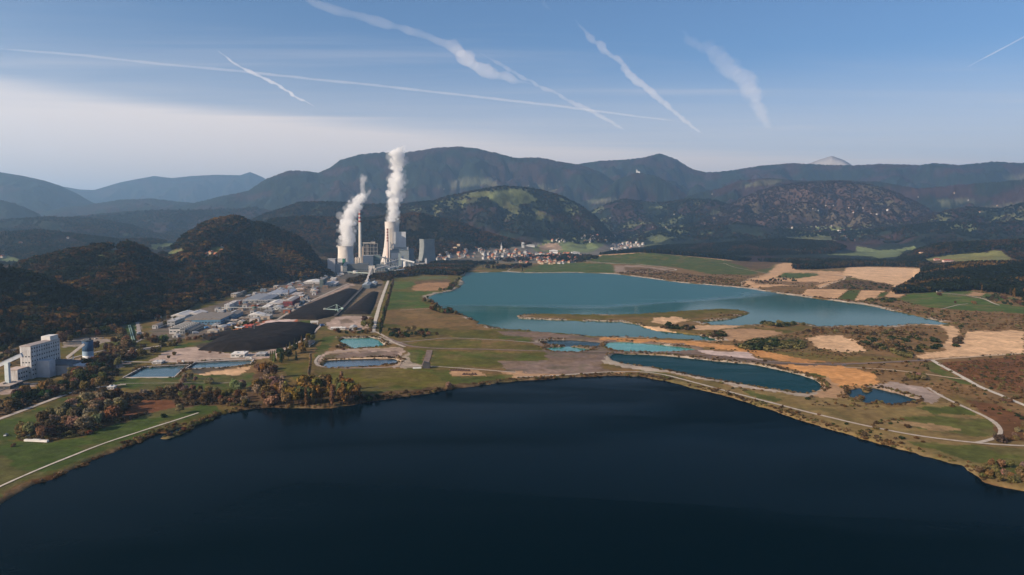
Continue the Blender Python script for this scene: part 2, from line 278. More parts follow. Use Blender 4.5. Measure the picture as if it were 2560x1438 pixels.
# industrial strip, coal yard, basins
paint(c3(.15,.12,.1), [(375,850),(380,815),(420,795),(480,780),(560,755),(720,704),(830,688),(950,690),(920,705),(800,762),(690,805),(560,832),(430,852)], 900, 2800)
paint(OLIVE*.8, [(560,800),(690,795),(800,745),(930,695),(945,700),(800,760),(690,808)], 900, 2800, .8, noise=.8)
paint(DARK*1.4, [(815,690),(830,648),(960,650),(1090,655),(1080,668),(985,695),(900,702)], 2200, 4000)
paint(c3(.16,.12,.085), [(690,800),(800,745),(925,692),(960,695),(950,760),(920,790),(800,812),(720,815)], 900, 2800, .9)
paint(GRAVEL, [(700,796),(800,742),(910,694),(922,696),(820,740),(730,790)], 900, 2800, .8)
paint(DARK*.6, [(480,878),(520,835),(640,812),(800,812),(790,838),(720,870),(630,880)], 800, 1600)
paint(BRIGHT*.8, [(430,870),(480,855),(540,848),(530,854),(490,862),(440,872)], 800, 1500)
paint(GRAVEL*1.1, [(372,902),(400,885),(440,872),(490,866),(505,874),(560,882),(640,882),(712,868),(720,872),(690,895),(560,905),(430,906)], 700, 1400)
paint(PINK, [(635,815),(673,800),(748,799),(729,814),(710,816)], 800, 1500)
for p in [[(630,818),(668,800),(680,797),(645,815)],[(708,818),(735,812),(750,799),(742,799),(722,813)],[(570,822),(640,808),(650,803),(640,803),(600,812)]]: paint(CLAY, p, 800, 1500)
paint(BRIGHT*.8, [(735,815),(752,802),(795,800),(775,812)], 800, 1500)
paint(GRAVEL*1.05, [(842,792),(922,790),(930,800),(912,826),(825,826),(812,812)], 800, 1500)
paint(c3(.13,.1,.07), [(845,800),(870,798),(890,806),(850,810)], 800, 1500, .7)
paint(GRAVEL*.8, [(345,850),(340,806),(350,805),(362,850)], 800, 1600); paint(BRIGHT*.9, [(315,850),(310,815),(330,800),(340,806),(345,850)], 800, 1600)
paint(c3(.06,.06,.05), [(296,850),(298,800),(310,800),(316,850)], 800, 1600)
paint(c3(.3,.25,.22), [(150,855),(200,842),(250,845),(280,850),(250,862),(160,870)], 800, 1400, .8)
paint(GRAVEL*.9, [(160,905),(240,890),(330,908),(300,920),(220,915)], 700, 1200); paint(GRAVEL*.8, [(0,985),(0,968),(60,955),(90,962),(40,985)], 500, 1000)
paint(c3(.05,.075,.016), [(285,965),(300,948),(330,943),(640,932),(642,955),(600,977),(330,974)], 500, 1000)
paint(c3(.055,.05,.042), [(300,948),(362,918),(470,908),(640,900),(640,908),(470,914),(362,924),(320,946)], 500, 1000)
paint(PALE, [(330,930),(362,917),(470,914),(470,919),(364,923),(325,946)], 500, 1000); paint(PALE*.9, [(488,912),(560,906),(635,902),(635,906),(560,910),(492,915)], 500, 1000)
paint(SAND*.9, [(496,934),(560,925),(615,917),(628,916),(610,930),(600,937),(500,938)], 500, 1000); paint(DARK, [(470,930),(485,922),(560,921),(610,915),(560,925),(500,933)], 500, 1000)  # dark strip paints in the shaded bank of the sandy basin
# lower left meadows and thicket floor
paint(c3(.05,.075,.014), [(-300,1100),(0,1098),(60,1105),(130,1107),(222,1088),(277,1062),(321,1053),(394,1030),(438,1020),(540,1012),(546,1030),(500,1040),(410,1085),(320,1116),(220,1160),(100,1200),(0,1262),(-300,1350)], 200, 900)
paint(OLIVE*.8, [(0,1230),(60,1200),(160,1165),(280,1120),(400,1075),(500,1035),(540,1030),(500,1050),(400,1090),(300,1130),(210,1165),(100,1210),(0,1265)], 200, 900, .8)
paint(RUST*.75, [(-50,1290),(0,1240),(60,1205),(140,1180),(216,1155),(300,1116),(400,1078),(450,1072),(400,1090),(300,1135),(216,1175),(140,1200),(60,1240)], 200, 900, .8, noise=.7)
paint(c3(.052,.075,.014), [(-300,1060),(0,1050),(88,1022),(164,994),(222,992),(222,1000),(175,1014),(152,1043),(117,1048),(73,1072),(38,1098),(-300,1105)], 300, 900)
paint(DSCRUB*.9, [(40,1100),(75,1068),(117,1046),(155,1040),(178,1012),(225,995),(300,985),(420,978),(560,985),(620,1000),(620,1022),(540,1012),(438,1020),(394,1029),(321,1052),(277,1061),(222,1087),(123,1105)], 300, 900)
paint(RUST, [(300,1040),(320,1010),(370,998),(440,1003),(440,1018),(394,1028),(321,1050)], 300, 900)
paint(DSCRUB, [(-300,1050),(0,1000),(60,985),(160,955),(280,930),(280,975),(190,990),(140,995),(0,1046)], 400, 1000)
paint(DSCRUB*.9, [(600,1025),(620,985),(640,920),(690,905),(700,960),(760,970),(880,968),(930,1000),(900,1015),(740,1024)], 400, 1000)
paint(DSCRUB, [(850,1018),(920,985),(1010,978),(1100,970),(1300,950),(1560,936),(1604,940),(1500,945),(1300,956),(1120,980),(960,1003)], 400, 1000)
# east dam, mounds, quarry
DAM = c3(.2,.14,.055)
paint(DAM, [(1560,936),(1650,926),(1771,952),(1876,973),(2000,990),(2120,998),(2230,1020),(2330,1010),(2400,1000),(2500,1060),(2600,1090),(2700,1280),(2440,1190),(2230,1119),(2022,1057),(1813,990),(1667,954)], 200, 1000)
paint(GRASS*1.05, [(2250,1100),(2420,1150),(2600,1210),(2620,1130),(2500,1118),(2380,1112)], 200, 900, .8, noise=.9)
paint(GRASS, [(1600,925),(1690,938),(1720,945),(1680,948),(1620,932)], 300, 900, .8); paint(GRASS*.9, [(1840,965),(1900,985),(1960,1000),(1930,1003),(1870,985)], 300, 900, .8)
paint(GRASS*.9, [(2289,1017),(2418,1019),(2440,1036),(2335,1036)], 300, 900, .9, noise=.8); paint(GRASS*1.05, [(2209,1046),(2330,1040),(2470,1050),(2500,1085),(2440,1095),(2300,1075)], 300, 900, .75, noise=.55)
paint(TAN*.75, [(2230,1055),(2330,1058),(2420,1075),(2330,1078)], 300, 900, .7, noise=.6)
paint(SCRUB, [(1850,880),(1870,850),(1960,835),(2060,815),(2335,812),(2560,830),(2560,1020),(2420,1000),(2330,965),(2200,925),(2120,912)], 450, 1400)
paint(OLIVE*.8+SCRUB*.35, [(1850,870),(1960,878),(2100,890),(2280,893),(2240,905),(2060,905),(1959,888)], 450, 1400, .9)
paint(c3(.085,.075,.035), [(1855,862),(1880,846),(1960,840),(2020,850),(2010,872),(1940,876),(1870,874)], 450, 1400, .7)
paint(RUST*.85, [(2335,908),(2560,890),(2560,985),(2502,979),(2439,952),(2376,927)], 450, 1200, .85)
paint(RUST*.8, [(2420,1000),(2480,1010),(2560,1040),(2560,1100),(2500,1100),(2480,1050)], 400, 900, .8)
paint(GRASS, [(2300,908),(2330,906),(2400,945),(2440,965),(2400,958),(2340,935)], 400, 1200, .9)
paint(SAND, [(2013,846),(2060,838),(2105,840),(2143,852),(2168,879),(2118,881),(2042,871)], 700, 1300)
paint(SAND*.95, [(2418,829),(2560,827),(2560,882),(2400,892),(2310,897),(2285,892),(2314,882),(2360,878),(2400,860)], 600, 1400)
paint(SAND*.9, [(2380,873),(2350,872),(2370,850),(2365,825),(2340,813),(2285,812),(2330,806),(2400,822),(2390,845)], 600, 1400)
paint(ORANGE*.9, [(1500,844),(1604,846),(1709,852),(1792,860),(1876,871),(1959,888),(2065,906),(2001,909),(1917,895),(1834,876),(1709,860),(1500,849)], 600, 1300)
paint(MAUVE*.8, [(1500,882),(1700,884),(1834,893),(1917,902),(2001,909),(2126,908),(2126,914),(1990,916),(1900,908),(1800,900),(1680,888),(1500,886)], 600, 1300)
paint(PINK*.8, [(1740,875),(1855,880),(1912,899),(1834,895),(1760,884)], 600, 1300)
paint(ORANGE, [(1935,911),(1959,913),(2105,914),(2184,936),(2199,960),(2193,966),(2130,972),(2090,962),(2055,938),(2001,928)], 500, 1200)
paint(PALE*.95, [(1508,905),(1514,893),(1522,884),(1542,882),(1667,886),(1792,900),(1876,907),(1940,919),(2005,934),(2046,949),(2062,964),(2055,978),(2036,986),(2017,992),(1876,971),(1771,951),(1688,934),(1604,926),(1540,915)], 500, 1200, .8)
paint(TAN*.75, [(2048,950),(2064,940),(2100,965),(2130,975),(2112,996),(2060,996),(2030,990),(2060,975)], 500, 1000); paint(GRASS*.9, [(2010,934),(2040,932),(2060,940),(2040,944)], 500, 1000)
paint(c3(.3,.235,.2), [(2170,966),(2230,955),(2310,970),(2360,990),(2330,1012),(2293,1000),(2230,981)], 400, 1000)
paint(DSCRUB*.7, [(905,1012),(930,990),(1000,978),(1120,964),(1300,944),(1500,932),(1600,933),(1700,950),(1604,946),(1500,946),(1300,958),(1120,982),(1000,1000),(920,1016)], 400, 1000, .85)
# damp dark strip and pale beach lines along the shores
sh = (SHORE > 0) & (SHORE < 7) & (R2 < 1000); k = (sh*(1-SHORE/7)*.6)[..., None]*(n2 > .42)[..., None]
COL = COL*(1-k)+c3(.17,.125,.075)*k
sh = (SHORE > 0) & (SHORE < 12) & (R2 >= 1000) & (R2 < 3000); k = (sh*(n1 > .46)*.8)[..., None]
COL = COL*(1-k)+PALE*.8*k
lum = COL.mean(-1); veg = (lum < .17)*(COL[..., 1] > COL[..., 0]*.5)*(R2 < 3600)
n4 = fbm(GX/24.+31, GY/24., 4); n5 = fbm(GX/5.+3, GY/5.+8, 2)
k = (veg*sst(.5, .66, n4)*.42)[..., None]; COL = COL*(1-k)+c3(.15,.1,.05)*k
k = (veg*sst(.52, .7, 1-n4+(n5-.5)*.3)*.4)[..., None]; COL = COL*(1-k)+c3(.05,.06,.022)*k
k = ((lum >= .17)*(R2 < 3600)*sst(.55, .75, n4*.6+n5*.4)*.4)[..., None]; COL = COL*(1-k)+c3(.17,.12,.075)*k
fr = np.where(R2 < 3600, 1.0, 0)[..., None]
COL *= (.72+.56*n2[..., None])*(.86+.28*n1[..., None])*(1+fr*(n5[..., None]-.5)*.5)
COL *= np.where((R2 > 4600)[..., None], .55+.9*fbm(GX/75., GV_/100.+3, 3)[..., None], 1)
far = (R2 > 5000)
COL *= np.where(far[..., None], .7+.6*canopy[..., None], 1)
COL[m_peak] = c3(.33,.325,.34)*(.85+.3*fbm(GX[m_peak]/260., GZ[m_peak]/120., 3)[:, None])
COL = np.clip(COL, 0, 1)
# ------------------------------------------------------------------ materials
MATS = {}
class NT:
    def __init__(s, name):
        s.m = bpy.data.materials.new(name); s.m.use_nodes = True; s.t = s.m.node_tree; s.t.nodes.clear(); s.out = s.n('ShaderNodeOutputMaterial')
    def n(s, t, **kw):
        o = s.t.nodes.new(t)
        for k, v in kw.items():
            if k[0] == '_': setattr(o, k[1:], v)
            else: o.inputs[k.replace('_', ' ')].default_value = v
        return o
    def l(s, a, b): s.t.links.new(a, b)
def rgba(c): return (float(c[0]), float(c[1]), float(c[2]), 1.0)
def mat(name, col, rough=.85, metal=0, var=.18, scale=.35, obcol=False, bump=0, spec=.3, dirt=None):
    if name in MATS: return MATS[name]
    q = NT(name); b = q.n('ShaderNodeBsdfPrincipled', Roughness=rough, Metallic=metal); b.inputs['Specular IOR Level'].default_value = spec
    tc = q.n('ShaderNodeTexCoord'); nz = q.n('ShaderNodeTexNoise', Scale=scale, Detail=4.0); q.l(tc.outputs['Object'], nz.inputs['Vector'])
    mp = q.n('ShaderNodeMapRange'); mp.inputs['From Min'].default_value = .3; mp.inputs['From Max'].default_value = .7; mp.inputs['To Min'].default_value = 1-var; mp.inputs['To Max'].default_value = 1+var
    q.l(nz.outputs['Fac'], mp.inputs['Value'])
    mx = q.n('ShaderNodeMix', _data_type='RGBA', _blend_type='MULTIPLY'); mx.inputs['Factor'].default_value = 1
    if obcol:
        oi = q.n('ShaderNodeObjectInfo'); q.l(oi.outputs['Color'], mx.inputs[6])
    else: mx.inputs[6].default_value = rgba(col)
    q.l(mp.outputs['Result'], mx.inputs[7]); q.l(mx.outputs[2], b.inputs['Base Color'])
    if bump:
        bp = q.n('ShaderNodeBump', Strength=bump); q.l(nz.outputs['Fac'], bp.inputs['Height']); q.l(bp.outputs['Normal'], b.inputs['Normal'])
    q.l(b.outputs[0], q.out.inputs[0]); MATS[name] = q.m; return q.m
def ground_mat():
    q = NT('ground'); b = q.n('ShaderNodeBsdfPrincipled', Roughness=.95); b.inputs['Specular IOR Level'].default_value = .066
    at = q.n('ShaderNodeAttribute', _attribute_name='albedo'); tc = q.n('ShaderNodeTexCoord')
    n = q.n('ShaderNodeTexNoise', Scale=.16, Detail=6.0, Roughness=.7); q.l(tc.outputs['Object'], n.inputs['Vector'])
    mp = q.n('ShaderNodeMapRange'); mp.inputs['From Min'].default_value = .3; mp.inputs['From Max'].default_value = .7; mp.inputs['To Min'].default_value = .72; mp.inputs['To Max'].default_value = 1.28
    q.l(n.outputs['Fac'], mp.inputs['Value']); mx = q.n('ShaderNodeMix', _data_type='RGBA', _blend_type='MULTIPLY'); mx.inputs['Factor'].default_value = 1
    q.l(at.outputs['Color'], mx.inputs[6]); q.l(mp.outputs['Result'], mx.inputs[7]); q.l(mx.outputs[2], b.inputs['Base Color'])
    bp = q.n('ShaderNodeBump', Strength=.6, Distance=1.5); q.l(n.outputs['Fac'], bp.inputs['Height']); q.l(bp.outputs['Normal'], b.inputs['Normal'])
    q.l(b.outputs[0], q.out.inputs[0]); return q.m
def water_mat(name, col, rough=(.08, .22), ior=1.33, streak=1.0, spec=.5, bump=.25):
    q = NT(name); b = q.n('ShaderNodeBsdfPrincipled', IOR=ior); b.inputs['Base Color'].default_value = rgba(col); b.inputs['Specular IOR Level'].default_value = spec
    tc = q.n('ShaderNodeTexCoord'); mpg = q.n('ShaderNodeMapping'); mpg.inputs['Scale'].default_value = (.0022*streak, .009*streak, 1); q.l(tc.outputs['Object'], mpg.inputs[0])
    n = q.n('ShaderNodeTexNoise', Scale=1.0, Detail=3.0, Distortion=.6); q.l(mpg.outputs[0], n.inputs['Vector'])
    mp = q.n('ShaderNodeMapRange'); mp.inputs['From Min'].default_value = .42; mp.inputs['From Max'].default_value = .58; mp.inputs['To Min'].default_value = rough[0]; mp.inputs['To Max'].default_value = rough[1]
    q.l(n.outputs['Fac'], mp.inputs['Value']); q.l(mp.outputs['Result'], b.inputs['Roughness'])
    w = q.n('ShaderNodeTexNoise', Scale=.22, Detail=3.0); q.l(tc.outputs['Object'], w.inputs['Vector'])
    bp = q.n('ShaderNodeBump', Strength=bump, Distance=.35); q.l(w.outputs['Fac'], bp.inputs['Height']); q.l(bp.outputs['Normal'], b.inputs['Normal'])
    q.l(b.outputs[0], q.out.inputs[0]); MATS[name] = q.m; return q.m
# ------------------------------------------------------------------ mesh helper and tagging
class MB:
    def __init__(s): s.v = []; s.f = []; s.mi = []
    def add(s, vs, fs, mi=0):
        o = len(s.v); s.v += [tuple(map(float, v)) for v in vs]; s.f += [tuple(o+i for i in f) for f in fs]; s.mi += [mi]*len(fs); return s
    def box(s, x0, x1, y0, y1, z0, z1, mi=0):
        return s.add([(x0,y0,z0),(x1,y0,z0),(x1,y1,z0),(x0,y1,z0),(x0,y0,z1),(x1,y0,z1),(x1,y1,z1),(x0,y1,z1)], [(0,3,2,1),(4,5,6,7),(0,1,5,4),(1,2,6,5),(2,3,7,6),(3,0,4,7)], mi)
    def prism(s, prof, y0, y1, mi=0):                   # profile in x,z swept along y
        n = len(prof); v = [(p[0], y0, p[1]) for p in prof]+[(p[0], y1, p[1]) for p in prof]
        return s.add(v, [tuple(range(n)), tuple(range(2*n-1, n-1, -1))]+[(i, n+i, n+(i+1) % n, (i+1) % n) for i in range(n)], mi)
    def beam(s, a, b, w, h=None, mi=0):                 # square bar from a to b
        h = h or w; a = Vector(a); b = Vector(b); d = (b-a).normalized(); up = Vector((0,0,1)) if abs(d.z) < .95 else Vector((0,1,0))
        sx = d.cross(up).normalized()*w/2; sz = sx.cross(d).normalized()*h/2
        v = [a-sx-sz, a+sx-sz, a+sx+sz, a-sx+sz, b-sx-sz, b+sx-sz, b+sx+sz, b-sx+sz]
        return s.add(v, [(0,3,2,1),(4,5,6,7),(0,1,5,4),(1,2,6,5),(2,3,7,6),(3,0,4,7)], mi)
    def lathe(s, prof, n=32, c=(0,0), cap=True, mi=0):  # profile of (radius, z)
        v = []; f = []
        for r, z in prof:
            for i in range(n): a = 2*math.pi*i/n; v.append((c[0]+r*math.cos(a), c[1]+r*math.sin(a), z))
        for j in range(len(prof)-1):
            for i in range(n): f.append((j*n+i, j*n+(i+1) % n, (j+1)*n+(i+1) % n, (j+1)*n+i))
        if cap: f += [tuple(range(n-1, -1, -1)), tuple(range((len(prof)-1)*n, len(prof)*n))]
        return s.add(v, f, mi)
    def mesh(s, name, mats, smooth=False):
        m = bpy.data.meshes.new(name); m.from_pydata(s.v, [], s.f)
        for q in (mats if isinstance(mats, (list, tuple)) else [mats]): m.materials.append(q)
        if any(s.mi): m.polygons.foreach_set('material_index', s.mi)
        if smooth: m.polygons.foreach_set('use_smooth', [True]*len(m.polygons))
        m.update(); return m
    def build(s, name, mats, parent=None, smooth=False, label=None):
        o = bpy.data.objects.new(name, s.mesh(name, mats, smooth)); C.objects.link(o)
        if parent: o.parent = parent
        if label: o['label'] = label
        return o
def tag(o, label=None, cat=None, group=None, kind=None):
    for k, v in (('label', label), ('category', cat), ('group', group), ('kind', kind)):
        if v: o[k] = v
    return o
def empty(name, loc, rz, label, cat, group=None):
    o = bpy.data.objects.new(name, None); C.objects.link(o); o.location = loc; o.rotation_euler = (0, 0, rz); o.empty_display_size = 2
    return tag(o, label, cat, group)
def npmesh(name, verts, faces, m):                      # quads from numpy arrays
    me = bpy.data.meshes.new(name); n = len(verts); k = faces.shape[1]
    me.vertices.add(n); me.vertices.foreach_set('co', np.ascontiguousarray(verts, np.float32).ravel())
    me.loops.add(faces.size); me.loops.foreach_set('vertex_index', np.ascontiguousarray(faces, np.int32).ravel())
    me.polygons.add(len(faces)); me.polygons.foreach_set('loop_start', np.arange(0, faces.size, k, dtype=np.int32))
    me.update(calc_edges=True); me.materials.append(m); return me
def link(name, me, label=None, cat=None, group=None, kind=None):
    o = bpy.data.objects.new(name, me); C.objects.link(o); return tag(o, label, cat, group, kind)
# ground sheet
idx = np.arange(NA*NR).reshape(NA, NR)
q = np.stack([idx[:-1, :-1], idx[1:, :-1], idx[1:, 1:], idx[:-1, 1:]], -1).reshape(-1, 4)[:, ::-1]
me = npmesh('ground', np.stack([GX, GY, GZ], -1).reshape(-1, 3), q, ground_mat())
me.polygons.foreach_set('use_smooth', np.ones(len(q), bool))
at = me.attributes.new('albedo', 'FLOAT_COLOR', 'POINT'); at.data.foreach_set('color', np.concatenate([COL, np.ones(GZ.shape+(1,))], -1).astype(np.float32).ravel())
link('ground', me, 'valley floor of fields and scrub rising into wooded mountains', 'ground', kind='structure')
# water
def offset_poly(p, d):
    n = len(p); out = []; area = sum(p[i][0]*p[(i+1) % n][1]-p[(i+1) % n][0]*p[i][1] for i in range(n)); sgn = 1 if area > 0 else -1
    for i in range(n):
        a = p[i-1]; b = p[i]; c = p[(i+1) % n]; e1 = b-a; e2 = c-b; e1 = e1/(np.hypot(*e1)+1e-9); e2 = e2/(np.hypot(*e2)+1e-9)
        nn = np.array([e1[1]+e2[1], -e1[0]-e2[0]])*sgn; L = np.hypot(*nn); out.append(b+nn/max(L, .3)*d)
    return np.array(out)
def lake(name, key, m, label, cat, d=3.0, z=WL):
    p = offset_poly(WATER[key], d); b = MB(); b.add([(x, y, z) for x, y in p], [tuple(range(len(p)))])
    if sum(p[i][0]*p[(i+1) % len(p)][1]-p[(i+1) % len(p)][0]*p[i][1] for i in range(len(p))) < 0: b.f = [b.f[0][::-1]]
    return tag(b.build(name, m), label, cat, kind='structure')
NLM = water_mat('deep lake water', (.0001,.0052,.0092), (.1, .24), 1.33, spec=.006)
t_ = NLM.node_tree; b_ = [n for n in t_.nodes if n.type == 'BSDF_PRINCIPLED'][0]; tc_ = t_.nodes.new('ShaderNodeTexCoord'); mp_ = t_.nodes.new('ShaderNodeMapping'); mp_.inputs['Scale'].default_value = (.0028, .008, 1); mp_.inputs['Rotation'].default_value = (0, 0, .35); t_.links.new(tc_.outputs['Object'], mp_.inputs[0])
nz_ = t_.nodes.new('ShaderNodeTexNoise'); nz_.inputs['Scale'].default_value = 1; nz_.inputs['Detail'].default_value = 5; nz_.inputs['Distortion'].default_value = .7; t_.links.new(mp_.outputs[0], nz_.inputs['Vector']); mr_ = t_.nodes.new('ShaderNodeMapRange'); mr_.interpolation_type = 'SMOOTHSTEP'
for i_, v_ in zip(('From Min', 'From Max', 'To Min', 'To Max'), (.42, .66, .002, .015)): mr_.inputs[i_].default_value = v_
t_.links.new(nz_.outputs['Fac'], mr_.inputs['Value']); t_.links.new(mr_.outputs['Result'], b_.inputs['Specular IOR Level'])
lake('lake', 'near', NLM, 'dark navy lake filling the foreground', 'lake', 3)
FLM = water_mat('turquoise lake water', (.008,.08,.068), (.02, .11), 1.33, .8, spec=.2, bump=.06)
def ruffle(m):                                           # breeze roughens the far side of the lake, the near bay lies smooth
    t_ = m.node_tree; N = t_.nodes.new; L = t_.links.new; b = [n for n in t_.nodes if n.type == 'BSDF_PRINCIPLED'][0]
    def mt(op, a, c):
        o = N('ShaderNodeMath'); o.operation = op
        for i, v in enumerate((a, c)):
            if isinstance(v, (int, float)): o.inputs[i].default_value = v
            else: L(v, o.inputs[i])
        return o.outputs[0]
    tc = N('ShaderNodeTexCoord'); sp = N('ShaderNodeSeparateXYZ'); L(tc.outputs['Object'], sp.inputs[0]); mp = N('ShaderNodeMapping'); mp.inputs['Scale'].default_value = (.0016, .006, 1); L(tc.outputs['Object'], mp.inputs[0])
    nz = N('ShaderNodeTexNoise'); nz.inputs['Scale'].default_value = 1; nz.inputs['Detail'].default_value = 4; nz.inputs['Distortion'].default_value = .8; L(mp.outputs[0], nz.inputs['Vector'])
    v = mt('SUBTRACT', sp.outputs[1], mt('MULTIPLY', mt('MAXIMUM', mt('SUBTRACT', sp.outputs[0], 180), 0), .75)); v = mt('ADD', v, mt('MULTIPLY', mt('SUBTRACT', nz.outputs['Fac'], .5), 420))
    for inp, lo, hi in ((b.inputs['Roughness'], .05, .34), (b.inputs['Specular IOR Level'], .05, .56)):
        r = N('ShaderNodeMapRange'); r.interpolation_type = 'SMOOTHSTEP'; r.inputs['From Min'].default_value = 1400; r.inputs['From Max'].default_value = 1540; r.inputs['To Min'].default_value = lo; r.inputs['To Max'].default_value = hi; L(v, r.inputs['Value'])
        for l in list(inp.links): t_.links.remove(l)
        L(r.outputs['Result'], inp)
    return m
lake('lake', 'far', ruffle(FLM), 'broad blue turquoise lake in front of the town', 'lake', 5)
TQ = water_mat('turquoise pond water', (.03,.19,.16), (.1, .2), streak=4); GP = water_mat('grey pond water', (.03,.06,.085), (.05, .2), streak=4)
BP = water_mat('basin water', (.02,.075,.1), (.1, .2), streak=4, spec=.25); DP = water_mat('long pond water', (.0008,.028,.033), (.12, .24), streak=4, spec=.008); GN = water_mat('green pond water', (.035,.23,.17), (.1, .2), streak=4); NV = water_mat('small pool water', (.006,.03,.042), (.1, .2), streak=4, spec=.03)
for k, m, t in (('turquoise', TQ, 'square turquoise pond beside the poplar road'),('grey', GP, 'shallow grey blue pond with muddy rim'),('basin_a', BP, 'blue settling basin with pale rim nearest the white plant'),('basin_b', BP, 'settling basin with sandy floor beside the conifers'),('green', GN, 'bright green turquoise pond on the causeway'),('pool_a', NV, 'narrow blue pool between dirt tracks, the upper one'),('pool_b', TQ, 'narrow turquoise pool between dirt tracks, the lower one'),('long', DP, 'long curved teal pond behind the dam'),('small', NV, 'small dark pool at the foot of the orange soil heap')):
    lake('pond', k, m, t, 'pond', 1.6)
# ------------------------------------------------------------------ sky, sun, air, camera
SUN_EL, SUN_AZ = R(27), math.atan2(-.85, -.5)            # azimuth clockwise from +Y
W = bpy.data.worlds.new('World'); S.world = W; W.use_nodes = True; t = W.node_tree; t.nodes.clear()
out = t.nodes.new('ShaderNodeOutputWorld'); bg = t.nodes.new('ShaderNodeBackground'); bg.inputs['Strength'].default_value = .066
sky = t.nodes.new('ShaderNodeTexSky'); sky.sky_type = 'NISHITA'; sky.sun_disc = False; sky.sun_elevation = SUN_EL; sky.sun_rotation = SUN_AZ
sky.altitude = 400; sky.air_density = 1.0; sky.dust_density = .3; sky.ozone_density = 3
def wn(ty, **k):
    o = t.nodes.new(ty)
    for a, v in k.items(): setattr(o, a, v)
    return o
def mth(op, a, b=None, clamp=False):
    o = wn('ShaderNodeMath', operation=op, use_clamp=clamp)
    for i, v in enumerate((a, b)):
        if v is None: continue
        if isinstance(v, (int, float)): o.inputs[i].default_value = v
        else: t.links.new(v, o.inputs[i])
    return o.outputs[0]
def mrange(v, a, b, c=0, d=1):
    o = wn('ShaderNodeMapRange', interpolation_type='SMOOTHSTEP')
    for i, x in zip(('From Min', 'From Max', 'To Min', 'To Max'), (a, b, c, d)): o.inputs[i].default_value = x
    t.links.new(v, o.inputs['Value']); return o.outputs['Result']
tc = wn('ShaderNodeTexCoord'); sx = wn('ShaderNodeSeparateXYZ'); t.links.new(tc.outputs['Generated'], sx.inputs[0])
zc = mth('MAXIMUM', sx.outputs[2], .03); ux = mth('DIVIDE', sx.outputs[0], zc); uy = mth('DIVIDE', sx.outputs[1], zc)   # point on the high cloud layer
azn = mth('DIVIDE', sx.outputs[0], mth('MAXIMUM', sx.outputs[1], .05))
def cloud(rot, scx, scy, det, seed, dist=.8):
    cb = wn('ShaderNodeCombineXYZ'); t.links.new(ux, cb.inputs[0]); t.links.new(uy, cb.inputs[1]); cb.inputs[2].default_value = seed
    mp = wn('ShaderNodeMapping'); mp.inputs['Rotation'].default_value = (0, 0, rot); mp.inputs['Scale'].default_value = (scx, scy, 1); t.links.new(cb.outputs[0], mp.inputs[0])
    n = wn('ShaderNodeTexNoise'); n.inputs['Scale'].default_value = 1; n.inputs['Detail'].default_value = det; n.inputs['Roughness'].default_value = .6; n.inputs['Distortion'].default_value = dist; t.links.new(mp.outputs[0], n.inputs['Vector']); return n.outputs['Fac']
c1 = cloud(R(-24), .16, .9, 7, 1.3); c2 = cloud(R(-30), .5, 2.6, 6, 4.1); c3_ = cloud(R(-16), .05, .5, 5, 7.7, .3)
edge = mth('ADD', mth('MULTIPLY', azn, -.07), .12)        # upper edge of the high veil, falling to the right
d_ = mth('SUBTRACT', mth('ADD', edge, mth('MULTIPLY', mth('SUBTRACT', c3_, .5), .05)), sx.outputs[2])
side = mrange(azn, -.6, .55, 1.0, .85)
veil = mth('MULTIPLY', mth('MULTIPLY', mrange(d_, -.006, .022), mrange(c1, .2, .7, .72, 1.0)), side)
soft = mth('MULTIPLY', mrange(d_, -.13, .03), mrange(c2, .2, .8, .5, 1.0))
wisp = mth('MULTIPLY', mrange(c1, .5, .74), mrange(c2, .35, .7, .3, 1))
low = mrange(sx.outputs[2], .22, .05)
fac = mth('MINIMUM', mth('ADD', mth('ADD', mth('MULTIPLY', veil, .56), mth('MULTIPLY', soft, .24)), mth('ADD', mth('MULTIPLY', wisp, .16), mth('MULTIPLY', low, .5))), .95)
skt = wn('ShaderNodeMix', data_type='RGBA', blend_type='MULTIPLY'); skt.inputs['Factor'].default_value = 1; t.links.new(sky.outputs[0], skt.inputs[6]); skt.inputs[7].default_value = (.76, .93, 1.1, 1)
mix = wn('ShaderNodeMix', data_type='RGBA'); t.links.new(fac, mix.inputs['Factor']); t.links.new(skt.outputs[2], mix.inputs[6]); mix.inputs[7].default_value = (11.0, 9.5, 8.7, 1)
t.links.new(mix.outputs[2], bg.inputs['Color']); t.links.new(bg.outputs[0], out.inputs['Surface'])
sd = bpy.data.lights.new('sun', 'SUN'); sd.energy = 5; sd.angle = R(.5); sd.color = (1, .81, .61)
so = bpy.data.objects.new('sun', sd); C.objects.link(so)
sv = Vector((math.sin(SUN_AZ)*math.cos(SUN_EL), math.cos(SUN_AZ)*math.cos(SUN_EL), math.sin(SUN_EL))); so.rotation_euler = sv.to_track_quat('Z', 'Y').to_euler(); so.location = sv*3000
hz = NT('air haze'); pv = hz.n('ShaderNodeVolumePrincipled', Density=5.2e-5, Anisotropy=.4); pv.inputs['Color'].default_value = (.44, .71, 1, 1); hz.l(pv.outputs[0], hz.out.inputs['Volume'])
b = MB(); b.box(-29000, 29000, -3000, 36000, -13, 1850); tag(b.build('haze', hz.m), 'pale blue air over the whole valley', 'haze', kind='stuff')
cd = bpy.data.cameras.new('camera'); cd.sensor_width = 36; cd.sensor_fit = 'HORIZONTAL'; cd.lens = 36*F/2560; cd.clip_start = 1; cd.clip_end = 300000
co = bpy.data.objects.new('camera', cd); C.objects.link(co); co.location = (0, 0, HC); co.rotation_euler = (R(90)-PITCH, 0, 0); S.camera = co
S.view_settings.view_transform = 'Standard'; S.view_settings.look = 'None'; S.view_settings.exposure = .6; S.view_settings.gamma = 1
